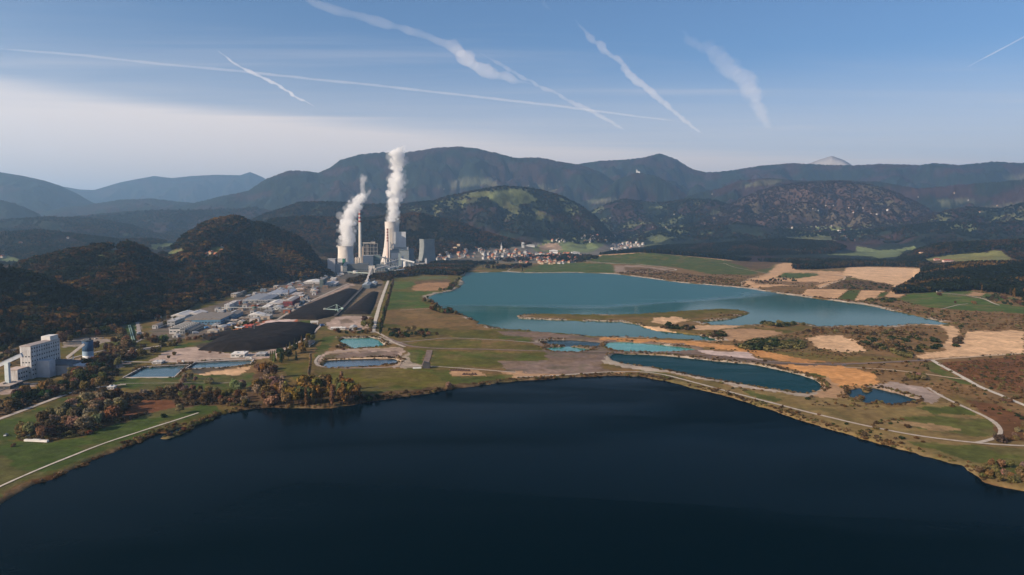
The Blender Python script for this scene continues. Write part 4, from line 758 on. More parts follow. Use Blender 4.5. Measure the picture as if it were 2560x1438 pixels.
tot += wood('forest', 'dark autumn forest covering the near hills on the left', LEFTHILLS, 930, 3350, 7.4, (8, 21), [DG, OB, BRN, DG, RU, YE], [3, 2, 3, 2, 2.4, .6], NW, 1, MEADOWS, lambda px, py, r: (px < 800) & (r > 1400) & (r < 3000) & (height(r*np.sin(np.arctan2(px-CX, F)), r*np.cos(np.arctan2(px-CX, F))) > 25) & (py < 700))
tot += wood('forest', 'brown green forest on the ridge behind the power station', [(600,600),(680,535),(760,530),(960,525),(1060,520),(1160,548),(1240,576),(1300,594),(1345,612),(1290,616),(1180,628),(1090,645),(1030,660),(840,660),(780,620),(700,590)], 3350, 4500, 12, (14, 20), [DG, OB, BRN, CN, RU], [4, 2, 2, 2, 1], NW, 2)
tot += wood('forest', 'wooded slopes of the pasture hill behind the town', [(560,600),(620,540),(760,495),(1000,500),(1120,480),(1262,455),(1420,485),(1490,535),(1545,605),(1450,612),(1400,605),(1300,590),(1200,560),(1040,545),(700,560)], 4450, 6100, 15, (14, 20), [DG, CN, BRN, OB], [4, 3, 2, 1], NW, 3, [[(1235,478),(1300,474),(1330,490),(1345,505),(1300,515),(1290,540),(1260,525),(1215,495)],[(1330,520),(1380,540),(1385,556),(1340,548)],[(1160,492),(1215,478),(1235,490),(1190,500)],[(1130,505),(1190,498),(1200,507),(1150,512)]], cover=1.0)
GV = [(2140,612),(2153,617),(2197,626),(2254,623),(2284,616),(2290,622),(2258,630),(2247,643),(2197,648),(2180,643),(2066,639),(2090,630)]
tot += wood('forest', 'dark conifer ridge beyond the green hill', [(1480,640),(1560,625),(1640,590),(1960,580),(2090,595),(2150,628),(2060,636),(1900,640),(1700,640)], 3650, 5000, 10, (15, 21), [CN, CN, DG, BRN], [5, 3, 3, 1], [3, 4, 3, 4, 0], 4, [GV, [(1942,623),(1980,623),(2026,632),(2001,635),(1960,628)], [(1380,645),(1470,590),(1620,590),(1610,622),(1500,640)]])
tot += wood('forest', 'narrow dark tree belt between the green hill and the sand field', [(1985,674),(1985,655),(1800,642),(1600,630),(1640,626),(1830,640),(2000,646),(2200,652),(2310,655),(2330,671),(2240,667),(2175,666),(2116,669),(2040,674)], 2850, 3700, 9, (15, 21), [CN, DG, BRN, OB], [4, 3, 1.5, 1], [3, 4, 3, 0, 1], 5, [[(1500,700),(1500,640),(1600,631),(1740,643),(1830,652),(1985,657),(1985,700)]], lambda px, py, r: (px > 1590) & (px < 2000) & (r > 3530) & (r < 3650) & (py > 600))
tot += wood('forest', 'mixed dark wood on the right above the green field', [(2235,736),(2270,716),(2300,692),(2312,674),(2340,664),(2600,655),(2750,650),(2800,745),(2560,746),(2540,742),(2500,735),(2440,727),(2350,731)], 1700, 3000, 8, (13, 19), [CN, DG, CN, OB, BRN, YE], [5, 4, 3, 2, 1, .4], [3, 4, 0, 1, 3, 0], 6)
tot += wood('forest', 'wood on the hill behind the right meadow', [(2225,668),(2255,645),(2285,615),(2350,595),(2600,585),(2700,590),(2700,655),(2540,652),(2527,645),(2505,625),(2480,624),(2465,630),(2427,631),(2350,639),(2297,649),(2285,660)], 3100, 4700, 11, (14, 20), [CN, DG, OB, BRN], [4, 4, 1.5, 1], NW, 7)
tot += wood('forest', 'blue green woods on the low hills far left', [(-300,700),(-300,540),(0,535),(260,540),(450,590),(520,640),(440,625),(400,650),(300,650),(180,650),(60,668)], 3400, 5200, 13, (14, 20), [DG, BRN, CN, OB], [4, 2.5, 2, 1], NW, 8, [[(-5,645),(20,640),(60,652),(40,662),(0,662)],[(372,612),(420,607),(452,610),(440,622),(380,625)],[(290,612),(330,606),(325,612)]], cover=.9)
tot += wood('forest', 'brown autumn woods on the broad hill right of the town', [(1725,590),(1750,555),(1830,505),(1900,473),(1960,460),(2100,452),(2160,456),(2230,474),(2290,500),(2330,525),(2370,570),(2300,570),(2000,585)], 6000, 7700, 15, (12, 19), [(.042,.027,.022), (.032,.023,.018), (.024,.02,.014), (.045,.028,.022)], [3, 2, 1, 1], [0, 1, 2], 18)
tot += wood('forest', 'dark conifer woods on the folds of the middle valley', [(1420,600),(1450,540),(1560,495),(1800,495),(1950,540),(2050,580),(2250,560),(2420,515),(2700,490),(2700,610),(2300,615),(2150,605),(1900,600),(1600,605)], 5000, 7300, 17, (13, 20), [CN, DG, BRN, OB], [4, 3, 1.5, .7], NW, 19, cover=.7)
tot += wood('forest', 'hazy woods on the low hills beyond the left valley', [(-200,600),(-200,548),(60,536),(260,540),(450,515),(640,510),(660,560),(470,612),(300,600)], 5000, 8000, 18, (13, 20), [DG, BRN, CN, OB], [4, 2, 2, 1], NW, 20, cover=.85)
tot += wood('treeline', 'belt of autumn trees in front of the power station', [(980,696),(990,682),(1040,672),(1090,660),(1160,655),(1190,662),(1170,680),(1150,690),(1060,688)], 2200, 3300, 11, (12, 18), [DG, OB, BRN, RU], [3, 2, 2.5, 1.5], [0, 1, 2], 9)
tot += wood('treeline', 'trees between the town houses and the far lake', [(1185,668),(1190,648),(1280,642),(1460,640),(1500,648),(1470,656),(1360,660),(1300,672),(1230,675)], 2500, 4400, 17, (11, 17), [DG, OB, BRN, RU, CN], [3, 2, 2, 1, 2], NW, 10, [], None, .5, .45)
tot += wood('treeline', 'autumn trees along the foot of the wooded hill above the halls', [(420,775),(500,750),(560,736),(640,714),(720,700),(830,684),(835,692),(720,708),(650,724),(570,746),(500,764),(430,790)], 900, 2900, 11, (8, 14), [OB, BRN, RU, YE, DG], [2, 2, 2, 1, 2], [0, 1, 2], 11)
tot += wood('treeline', 'dark trees along the works railway', [(860,708),(900,696),(985,684),(985,694),(975,706),(930,700),(890,712)], 2000, 2900, 13, (9, 14), [OB, BRN, DG], [1, 1, 1], [0, 1, 2], 12)
tot += wood('undergrowth', 'low heath and scrub on the right shore', [(1850,880),(1880,850),(1980,835),(2060,818),(2340,815),(2560,835),(2560,1020),(2420,1000),(2330,965),(2300,925),(2120,905),(1959,885)], 480, 1250, 7, (1.2, 2.6), ['dark brown', 'olive', 'rust', 'brown'], [2, 1.5, 1, 1], [5], 13, [[(2013,840),(2105,836),(2170,880),(2040,872)],[(2285,900),(2285,885),(2340,810),(2600,815),(2600,890),(2340,908)],[(2300,935),(2330,895),(2450,950),(2600,1010),(2600,1040),(2440,975)],[(1980,905),(2340,895),(2340,915),(2000,920)]], None, .5, .75)
tot += wood('undergrowth', 'red brown heath right of the white road', [(2345,910),(2560,892),(2700,890),(2700,1020),(2502,978),(2439,952),(2390,928)], 450, 1000, 5, (.8, 2.4), ['rust', 'dark brown', 'brown', 'olive'], [2, 2, 1, .5], [5], 14, [], None, .5)
tot += wood('undergrowth', 'reeds and bushes on the east shore of the far lake', [(1540,683),(1620,672),(1760,690),(1850,700),(1890,722),(2000,737),(2130,752),(2250,768),(2560,790),(2560,825),(2400,820),(2335,799),(2168,761),(2000,739),(1875,720),(1700,705)], 1150, 2900, 13, (2, 5), ['brown', 'dark green', 'olive', 'rust'], [2, 1.5, 1.5, 1], [5], 15, [], None, .5, .7)
tot += wood('undergrowth', 'dark bushes and reed on the floor of the meadow thicket', [(42,1099),(75,1070),(117,1046),(178,1014),(225,997),(300,985),(420,978),(560,985),(622,1000),(622,1020),(540,1011),(438,1019),(394,1028),(321,1051),(277,1060),(222,1086),(123,1104)], 400, 800, 3.2, (1.5, 4), ['dark brown', 'brown', 'rust', 'olive'], [3, 2, 1, 1], [5], 16, [[(296,1046),(325,1014),(375,1000),(442,1002),(442,1020),(394,1031)]], None, .5, .9)
tot += wood('undergrowth', 'scrub between the works and the meadow', [(-40,1040),(0,1004),(60,985),(160,955),(285,915),(300,930),(280,960),(262,978),(190,985),(140,992),(0,1044)], 450, 1000, 4.5, (1.5, 4), ['dark brown', 'dark green', 'olive'], [2, 2, 1], [5], 17, [[(0,985),(0,960),(40,950),(100,955),(50,985)]], None, .5, .85)
g = np.random.default_rng(77); rowd = np.gradient(RR)[None, :]; cell = R2*(AZ[1]-AZ[0])*rowd
def scatter_mask(name, label, prob, hs, tints, kinds, seed):            # same as wood(), from a density map (plants per square metre)
    k = g.random(GZ.shape) < np.clip(prob*cell, 0, 1); i = np.nonzero(k); n = len(i[0]); x = GX[i]+g.normal(size=n)*1.2; y = GY[i]+g.normal(size=n)*np.minimum(rowd[0][i[1]]*.4, 3); z = height(x, y); ok = z > WL+.05; x, y, z = x[ok], y[ok], z[ok]; n = len(x)
    me = bpy.data.meshes.new(name); me.vertices.add(n); me.vertices.foreach_set('co', np.stack([x, y, z-.15], 1).astype(np.float32).ravel()); T = np.array([TINT[t_] for t_ in tints])
    tc_ = T[np.clip(((fbm(x/30.+seed, y/30., 3)-.5)*2.2+.5+g.normal(size=n)*.25)*len(T), 0, len(T)-1).astype(int)]*g.uniform(.65, 1.4, (n, 1)); h = g.uniform(*hs, n); sw = g.uniform(.9, 1.6, n)*h
    for nm, ty, arr in (('kind', 'INT', np.full(n, kinds, np.int32)), ('turn', 'FLOAT', g.uniform(0, 6.28, n).astype(np.float32)), ('size', 'FLOAT_VECTOR', np.stack([sw, sw, h], 1).astype(np.float32)), ('tint', 'FLOAT_COLOR', np.concatenate([tc_, np.ones((n, 1))], 1).astype(np.float32))):
        at_ = me.attributes.new(nm, ty, 'POINT'); at_.data.foreach_set({'FLOAT_VECTOR': 'vector', 'FLOAT_COLOR': 'color'}.get(ty, 'value'), np.ascontiguousarray(arr).ravel())
    o = link(name, me, label, 'plants', kind='stuff'); md = o.modifiers.new('trees', 'NODES'); md.node_group = WG; return n
reed = (SHORE > .3)*(SHORE < 7)*(R2 < 1600)*(GZ > WL+.05)*sst(.36, .5, n1)*.13
tot += scatter_mask('reeds', 'reeds and low shrubs fringing the lake shores', reed, (.8, 2.4), ['dark brown', 'rust', 'olive', 'brown'], 5, 1)
wild = (COL.mean(-1) < .16)*(COL[..., 0] > COL[..., 1]*1.02)*(R2 > 300)*(R2 < 2600)*(GZ > -.6)*(GZ < 12)*(SHORE > 1)*sst(.47, .6, n1*.5+n4*.5)*.012*(PX > 1780)
tot += scatter_mask('undergrowth', 'scattered low scrub over the brown heath and rough grass', wild, (.7, 3), ['brown', 'olive', 'dark green', 'dark brown', 'rust'], 5, 2)
print('masks', tot)
for place, poly, n, hs, tints, seed in LATER:
    p = np.array(poly, float); X, Y = plane(p[:, 0], p[:, 1], 0); ar = abs(np.dot(X, np.roll(Y, 1))-np.dot(Y, np.roll(X, 1)))/2; r_ = np.hypot(X, Y)
    wood('shrubbery', 'mass of shrubs: '+place, poly, r_.min()*.97, r_.max()*1.03+10, max(2.0, (ar/(n*1.5))**.5), hs, tints, [1]*len(tints), [5], 300+seed, [], None, .6)
# ------------------------------------------------------------------ buildings
CM = {}
def cm(c, rough=.8, metal=0, var=.12, scale=.25):
    k = (c, rough, metal)
    if k not in CM: CM[k] = mat('paint %d' % len(CM), c, rough, metal, var, scale)
    return CM[k]
GLASS = mat('dark glazing', (.03,.04,.05), .25, 0, .3, .5, spec=.5); STEEL = mat('grey steel', (.32,.34,.35), .5, .3, .15, .3)
WHT = (.62,.6,.57); PWH = (.5,.48,.46); LGR = (.36,.36,.36); MGR = (.22,.225,.23); DGR = (.09,.095,.105); BEI = (.42,.35,.28); RFB = (.26,.22,.18); BLU = (.1,.2,.3); MAR = (.2,.045,.05)
def parts_roof(root, w, dp, h, style, rc, rise=None):
    b = MB(); rm = cm(rc); o = .35
    if style == 'flat':
        b.box(-o, w+o, -o, dp+o, h-.12, h+.35); b.box(w*.2, w*.2+min(4, w*.2), dp*.3, dp*.3+min(5, dp*.2), h+.34, h+1.5); b.box(w*.6, w*.6+min(3, w*.2), dp*.6, dp*.6+min(4, dp*.2), h+.34, h+1.2)
    elif style == 'gable':
        r = rise or min(w*.16, 3.2); b.prism([(-o, h-.1), (w/2, h+r), (w+o, h-.1), (w+o, h-.4), (-o, h-.4)], -o, dp+o)
    elif style == 'vault':
        r = rise or min(w*.12, 3.5); pr = [(-o+(w+2*o)*i/12, h-.1+r*math.sin(math.pi*i/12)) for i in range(13)]; b.prism(pr+[(w+o, h-.4), (-o, h-.4)], -o, dp+o)
    elif style == 'saw':
        n = max(3, int(w/11)); s = w/n; pr = []
        for i in range(n): pr += [(i*s, h+.1), (i*s+s*.12, h+2.4), (i*s+s, h+.15)]
        b.prism([(-.2, h-.3)]+pr+[(w+.2, h-.3)][:1], -o, dp+o)
    elif style == 'sawy':
        n = max(3, int(dp/9)); s = dp/n
        for i in range(n):
            y0, y1 = i*s, (i+1)*s-.02; b.add([(-o, y0, h-.1), (w+o, y0, h-.1), (w+o, y0+.9, h+2.3), (-o, y0+.9, h+2.3), (-o, y1, h+.05), (w+o, y1, h+.05), (-o, y1, h-.1), (w+o, y1, h-.1)], [(0,1,2,3),(3,2,5,4),(4,5,7,6),(6,7,1,0),(0,3,4,6),(1,7,5,2)])
    rf = b.build('roof', rm, root)
    if style in ('saw', 'sawy'):
        g = MB()
        if style == 'saw':
            n = max(3, int(w/11)); s = w/n
            for i in range(n): g.beam((i*s+s*.03, .5, h+1.1), (i*s+s*.03, dp-.5, h+1.1), .3, 1.5)
        else:
            n = max(3, int(dp/9)); s = dp/n
            for i in range(n): g.beam((.5, i*s+.25, h+1.15), (w-.5, i*s+.25, h+1.15), .35, 1.6)
        g.build('skylight', GLASS, rf)
    elif style in ('gable', 'vault') and w > 12:
        g = MB(); r = rise or (min(w*.16, 3.2) if style == 'gable' else min(w*.12, 3.5))
        for i in range(int(dp/12)): g.box(w*.5-1.2, w*.5+1.2, 4+i*12, 10+i*12, h+r-.5, h+r+.35)
        g.build('skylight', cm((.5,.55,.58)), rf)
    return rf
FPS = []
def building(name, cat, label, xl, xr, yb, yt, yr=None, wall=WHT, roof=LGR, style='flat', yaw=7.0, depth=None, group=None, rows=1, win=True, east=None, z=None, rise=None, zmin=None):
    x, y, zz = hit(xl, yb); zz = zz if z is None else z
    if zmin is not None: zz = zmin
    d = y; w = max(2.5, (xr-xl)/F*d/math.cos(R(yaw))); h = max(2.2, (yb-yt)*d/F)
    if depth is None: db = (HC-h-zz)*F/max(4, yr-572); depth = max(4, min(160, db-d))
    r = empty(name, (x, y, zz), R(yaw), label, cat, group); FPS.append((x, y, w, depth, R(yaw)))
    b = MB(); b.box(0, w, 0, depth, -1.5, h-.05); b.build('wall', cm(wall), r)
    if east: b = MB(); b.box(w-.02, w+.12, .2, depth-.2, .1, h-.45); b.build('side_cladding_and_shade', cm(east), r)
    parts_roof(r, w, depth, h, style, roof, rise)
    if win:
        for k in range(rows):
            z0 = h*(k+.38)/rows; z1 = z0+min(1.5, h*.3/rows)
            b = MB(); n = min(11, max(2, int(w/4.5))); s = w/n
            for i in range(n): b.box(i*s+s*.18, (i+1)*s-s*.18, -.06, .1, z0, z1)
            b.build('window', GLASS, r)
            b = MB(); n = min(11, max(2, int(depth/5))); s = depth/n; wx = w+(.12 if east else 0)
            for i in range(n): b.box(wx-.1, wx+.06, i*s+s*.2, (i+1)*s-s*.2, z0, z1)
            b.build('window', GLASS, r)
        if h > 3: b = MB(); dw = min(4, w*.3); b.box(w*.62, w*.62+dw, -.08, .1, 0, min(3.6, h*.34)); b.build('door', cm(DGR), r)
    return r
B = building
GI = 'works halls of the industrial strip'
for a in [
 ('factory_hall','hall','broad white roofed hall at the left of the blue hall',425,462,797,790,780,PWH,(.55,.52,.49),'gable'),
 ('factory_hall','hall','second white roofed hall tight beside the blue hall',462,500,792,786,779,PWH,(.5,.47,.45),'gable'),
 ('factory_hall','hall','long blue fronted hall with brown sawtooth roof',462,548,813,800,784,BLU,RFB,'saw'),
 ('factory_hall','hall','blue east wing of the sawtooth hall with dark long side',550,578,801,792,779,BLU,RFB,'gable'),
 ('office_building','office','grey office block with window rows at the hall corner',418,436,816,803,793,LGR,LGR,'flat'),
 ('storage_shed','shed','white shed with striped roof lights in front of the blue hall',423,450,835,824,808,PWH,PWH,'sawy'),
 ('storage_shed','shed','narrow dark striped shed between two pale roofs',450,462,836,825,809,MGR,LGR,'sawy'),
 ('storage_shed','shed','long beige roofed shed with black open side',464,476,834,826,811,BEI,RFB,'gable'),
 ('canopy','canopy','flat beige canopy at the foot of the blue hall',548,590,807,802,800,MGR,BEI,'flat'),
 ('factory_hall','hall','white roofed hall right of the blue wing',620,656,793,788,784,WHT,WHT,'gable'),
 ('storage_shed','shed','brown low shed in front of the white roofed hall',597,624,802,796,793,(.2,.14,.11),RFB,'flat'),
 ('factory_hall','hall','grey flat hall with dark windows by the rails',659,680,786,778,775,MGR,MGR,'flat'),
 ('factory_hall','hall','white vaulted hall beside the courtyard block',680,702,775,769,765,WHT,LGR,'vault'),
 ('courtyard_block','hall','white roofed block around a dark courtyard',656,672,771,767,762,PWH,WHT,'flat'),
 ('factory_hall','hall','pale flat hall in front of the maroon hall',666,700,764,760,752,LGR,PWH,'gable'),
 ('factory_hall','hall','maroon fronted hall under a broad grey vaulted roof',708,730,766,753,742,MAR,(.33,.29,.27),'vault'),
 ('factory_hall','hall','dark sided hall with striped roof, the near one',645,668,758,752,738,MGR,LGR,'saw'),
 ('factory_hall','hall','grey sawtooth hall left of the dark sided hall',606,640,757,752,735,LGR,LGR,'saw'),
 ('factory_hall','hall','many ridged grey sawtooth hall at the back',668,700,741,736,726,LGR,(.45,.46,.48),'saw'),
 ('factory_hall','hall','second ridged grey sawtooth hall further right',700,722,739,734,724,LGR,(.42,.43,.46),'saw'),
 ('office_building','office','beige office block with flat roof at the wood edge',577,590,744,735,731,BEI,LGR,'flat'),
 ('office_building','office','dark office block behind the beige one',594,606,738,730,726,DGR,MGR,'flat'),
 ('office_building','office','white five storey office tower at the left edge',561,573,774,762,756,WHT,PWH,'flat'),
 ('silo_building','silo','pair of grey box silos beside the white office tower',577,588,768,755,752,LGR,PWH,'flat'),
 ('factory_hall','hall','grey flat roofed hall right of the brick chimney',727,748,743,737,731,MGR,(.4,.36,.34),'flat'),
 ('factory_hall','hall','large white slab roof hall near the power station',758,798,710,706,700,PWH,WHT,'gable'),
 ('silo_tower','tower','dark green batching tower standing among white sheds',799,808,718,699,694,(.1,.13,.13),MGR,'flat'),
 ('factory_hall','hall','white hall right of the dark batching tower',810,838,716,710,704,PWH,(.55,.5,.47),'gable'),
 ('storage_shed','shed','small white shed nearest the power station',826,839,700,696,694,WHT,WHT,'flat'),
 ('storage_shed','shed','brown roofed shed left of the batching tower',738,768,722,717,714,(.22,.15,.11),(.2,.15,.12),'gable'),
 ('storage_shed','shed','low pale shed in the timber yard',738,756,727,723,720,BEI,(.5,.4,.33),'flat'),
 ('storage_shed','shed','small orange and white shed by the rails',745,757,746,740,737,(.5,.3,.2),PWH,'flat'),
 ('storage_shed','shed','pale roofed shed above the rails',775,792,731,727,724,PWH,(.5,.42,.36),'gable'),
 ('storage_shed','shed','white shed standing alone on the pink gravel yard',577,610,894,886,881,WHT,WHT,'flat'),
 ('storage_shed','shed','grey roofed shed behind the conifers',640,662,892,886,882,MGR,LGR,'flat'),
 ('storage_shed','shed','long low white shed at the basin corner',380,402,911,906,903,PWH,PWH,'flat'),
 ('storage_shed','shed','white slab shed at the end of the coal yard',826,862,825,821,819,PWH,WHT,'flat'),
 ('storage_shed','shed','grey roofed shed on the coal yard gravel',873,890,826,819,815,LGR,LGR,'gable'),
 ('house','house','small house with grey roof at the wood edge',381,394,822,813,806,PWH,RFB,'gable'),
 ('house','house','small white house among trees above the halls',386,396,797,792,790,WHT,PWH,'gable'),
 ('house','house','low house among trees under the coal heap',757,774,868,862,857,BEI,(.1,.08,.07),'gable'),
 ('house','house','dark roofed cottage beside the conifers',764,782,862,857,853,WHT,(.06,.06,.06),'gable'),
 ('storage_shed','shed','long low building at the left frame edge',-20,22,975,966,957,(.12,.1,.09),(.4,.33,.28),'flat'),
 ('house','house','small house at the left edge under the wood',0,18,890,883,876,BEI,RFB,'gable'),
 ('storage_shed','shed','white flat pavilion at the meadow corner',268,284,974,970,968,PWH,WHT,'flat'),
 ('container_block','container','white topped orange storage block beside the coal heap',582,604,825,820,817,(.6,.25,.1),WHT,'flat'),
 ('container_block','container','red storage block right of the white topped one',607,628,820,815,812,(.4,.09,.06),(.45,.1,.07),'flat'),
]: B(*a[:8], *a[8:11], group=GI, rows=4 if 'five' in a[2] else 2 if 'office' in a[0] else 1)
# crowded small sheds, stacks and containers filling the yards between the halls
rnd = random.Random(5)
def blocked(x, y, m):
    for fx, fy, w, dp, ya in FPS:
        dx, dy = x-fx, y-fy; u = dx*math.cos(ya)+dy*math.sin(ya); v = -dx*math.sin(ya)+dy*math.cos(ya)
        if -m < u < w+m and -m < v < dp+m: return True
    return False
YARD = [(418,850),(430,815),(470,800),(560,765),(640,732),(730,706),(800,696),(850,690),(800,735),(740,765),(690,795),(600,808),(540,832)]
WALLS = [('pale', PWH), ('grey', LGR), ('dark grey', MGR), ('beige', BEI), ('rust red', (.28,.09,.05)), ('blue grey', (.16,.22,.28)), ('brown', (.18,.12,.085))]; RFS = [('pale', (.45,.42,.38)), ('grey', LGR), ('grey', LGR), ('dark', MGR), ('brown', (.26,.19,.14))]
made = 0
for tr_ in range(1500):
    if made >= 88: break
    px = rnd.uniform(415, 850); py = rnd.uniform(690, 845)
    if not pip(np.array([px]), np.array([py]), YARD)[0]: continue
    x, y, z = hit(px, py); w = rnd.uniform(5, 15); dp = rnd.uniform(8, 34); h = rnd.uniform(2.8, 7)
    if any(blocked(x+a_*w/2, y+b_*dp/2, max(w, dp)*.3+1) for a_ in (0, 1, 2) for b_ in (0, 1, 2)): continue
    wn_, wc = rnd.choice(WALLS); rn_, rc = rnd.choice(RFS); st_ = rnd.choice(['flat', 'gable', 'gable', 'vault']); zone = 'beside the blue hall' if py > 785 else 'among the middle halls' if py > 735 else 'near the batching tower'
    r = empty('storage_shed', (x, y, z), R(7), f'small {wn_} shed with {rn_} {st_} roof {zone}', 'shed', 'small sheds in the works yards'); FPS.append((x, y, w, dp, R(7)))
    b = MB(); b.box(0, w, 0, dp, -1, h-.05); b.build('wall', cm(wc), r); parts_roof(r, w, dp, h, st_, rc); b = MB(); b.box(w*.3, w*.7, -.06, .1, 0, h*.6); b.build('door', cm(DGR), r); made += 1
def thing(name, cat, label, px, py, yaw=0, group=None): 
    x, y, z = hit(px, py); return empty(name, (x, y, z), R(yaw), label, cat, group), y/F
# coal handling: the white preparation plant
r, k = thing('coal_plant', 'plant', 'tall white windowed coal preparation block with sloping galleries', 80, 948, 2)

def stained(name, c, c2):
    q = NT(name); b = q.n('ShaderNodeBsdfPrincipled', Roughness=.85); tc = q.n('ShaderNodeTexCoord'); mp = q.n('ShaderNodeMapping'); mp.inputs['Scale'].default_value = (.55, .55, .06); q.l(tc.outputs['Object'], mp.inputs[0])
    n = q.n('ShaderNodeTexNoise', Scale=1.0, Detail=5.0, Roughness=.65); q.l(mp.outputs[0], n.inputs['Vector']); rp = q.n('ShaderNodeValToRGB'); rp.color_ramp.elements[0].position = .42; rp.color_ramp.elements[1].position = .6
    rp.color_ramp.elements[0].color = rgba(c2); rp.color_ramp.elements[1].color = rgba(c); q.l(n.outputs['Fac'], rp.inputs[0]); q.l(rp.outputs[0], b.inputs['Base Color']); q.l(b.outputs[0], q.out.inputs[0]); return q.m
CW = stained('stained white render', (.6,.59,.58), (.36,.34,.33))

b = MB(); b.box(-10.5, 0, 0, 52, -1, 33); b.build('tower_block', CW, r)
b = MB(); b.prism([(-10.9, 32.9), (-10.9, 33.4), (-5.2, 34.6), (.4, 33.4), (.4, 32.9)], -.4, 52.4); b.build('roof', cm((.42,.35,.31)), r)
b = MB(); b.box(-10, -.8, 36, 51, 33.3, 38); b.build('penthouse', cm((.6,.58,.56)), r)
for zz in (3.5, 8, 12.5, 17, 21.5, 26, 29.5):
    b = MB()
    for i in range(12): b.box(-.1, .06, 1.6+i*4.2, 3.4+i*4.2, zz, zz+1.5)
    b.build('window', GLASS, r)
for zz in (6, 16, 22):
    b = MB()
    for i in range(3): b.box(-8.6+i*3, -7.2+i*3, -.06, .1, zz, zz+1.2)
    b.build('window', GLASS, r)
b = MB(); b.box(-14.5, -3.2, -17.5, -.3, -1, 12.4); b.build('annex', CW, r)
b = MB(); b.box(-14.8, -2.9, -17.8, -.3, 12.3, 13); b.build('annex_roof', cm((.45,.36,.31)), r)
for zz in (3, 7.5):
    b = MB()
    for i in range(4): b.box(-3.3, -3.14, -16+i*4, -14+i*4, zz, zz+1.6)
    b.build('window', GLASS, r)
b = MB(); b.box(-2.6, 26, 20, 48, -1, 10); b.build('low_hall', cm((.3,.3,.31)), r)
b = MB(); b.prism([(-.1, 9.9), (-.1, 12.5), (26.5, 10.4), (26.5, 9.9)], 19.5, 48.5); b.build('low_hall_roof', cm(DGR), r)
b = MB(); b.box(26, 40, 26, 44, -1, 8); b.prism([(26, 7.9), (26, 9.6), (40.5, 8.4), (40.5, 7.9)], 25.5, 44.5); b.build('side_hall', cm((.38,.39,.42)), r)
b = MB(); b.box(.2, 13, 8, 19, -1, 17); b.build('bunker', cm((.4,.41,.44)), r)
r, k = thing('conveyor_gallery', 'conveyor', 'white covered conveyor sloping up into the coal preparation block', 24, 966, 0)
b = MB(); b.beam((-60, -8, -14+10), (9.5, 6, 29.5), 3.4, 3.2); b.build('gallery', cm((.62,.63,.65)), r)
b = MB(); b.beam((-60, -8, -12+10), (9.5, 6, 31.4), 3.8, .3); b.build('roof', cm((.45,.47,.5)), r)
b = MB(); b.box(-2.2, 1.6, -3, 0, -1, 23.4); b.build('pillar', cm((.5,.56,.57)), r)
r, k = thing('coal_silo', 'silo', 'round silo with deep blue top and white foot', 221, 906, 0)
b = MB(); b.lathe([(5.6, -1), (5.6, 10.5)], 28); b.build('silo_foot', cm((.62,.62,.62)), r, True)
b = MB(); b.lathe([(5.66, 10.5), (5.66, 24.4)], 28); b.build('silo_shell', cm((.03,.075,.15)), r, True)
b = MB(); b.lathe([(5.67, 8), (5.69, 13)], 28, cap=False); b.build('blue_band', cm((.24,.34,.45)), r, True)
b = MB(); b.lathe([(5.9, 24.4), (5.9, 25.2), (.3, 26)], 28); b.build('silo_roof', cm((.06,.08,.1)), r)
b = MB(); b.box(-2.5, 3, -2, 2, 25.5, 27.2); b.build('head_house', cm(DGR), r)
r, k = thing('conveyor_gallery', 'conveyor', 'pale conveyor bridge climbing from the low halls to the blue silo', 168, 914, 0)
b = MB(); b.beam((0, 0, 8.6), (18.5, 3, 23.6), 2.6, 2.6); b.build('gallery', cm((.5,.45,.42)), r)
b = MB(); b.beam((6.5, 1, -1), (6.5, 1, 12.5), .9); b.build('pillar', STEEL, r)
r, k = thing('conveyor_gallery', 'conveyor', 'long low pale conveyor running through the trees toward the gravel yard', 292, 892, 0)
x1, y1, _ = hit(402, 878); x0, y0 = r.location.x, r.location.y
b = MB(); b.beam((0, 0, 4), (x1-x0, y1-y0, 6), 2.6, 2); b.build('gallery', cm((.55,.46,.4)), r)
b = MB()
for i in range(6): f_ = (i+.5)/6; b.box((x1-x0)*f_-.3, (x1-x0)*f_+.3, (y1-y0)*f_-.3, (y1-y0)*f_+.3, -1, 4)
b.build('leg', STEEL, r)
for n_, (pxa, pya, pxb, pyb) in enumerate(((321, 815, 331, 853), (325, 814, 336, 852))):
    xa, ya, za = hit(pxa, pya); xb, yb_, zb = hit(pxb, pyb); b = MB(); b.beam((xa, ya, za+1.2), (xb, yb_, zb+1.2), 1.1)
    for i in range(8): f_ = i/7; b.beam((xa+(xb-xa)*f_, ya+(yb_-ya)*f_, za-.5), (xa+(xb-xa)*f_, ya+(yb_-ya)*f_, za+1.2), .4)
    tag(b.build('pipeline', cm((.2,.3,.26))), ('left' if n_ == 0 else 'right')+' one of two pale green pipelines along the grass bank', 'pipeline', 'pipelines by the yard road')
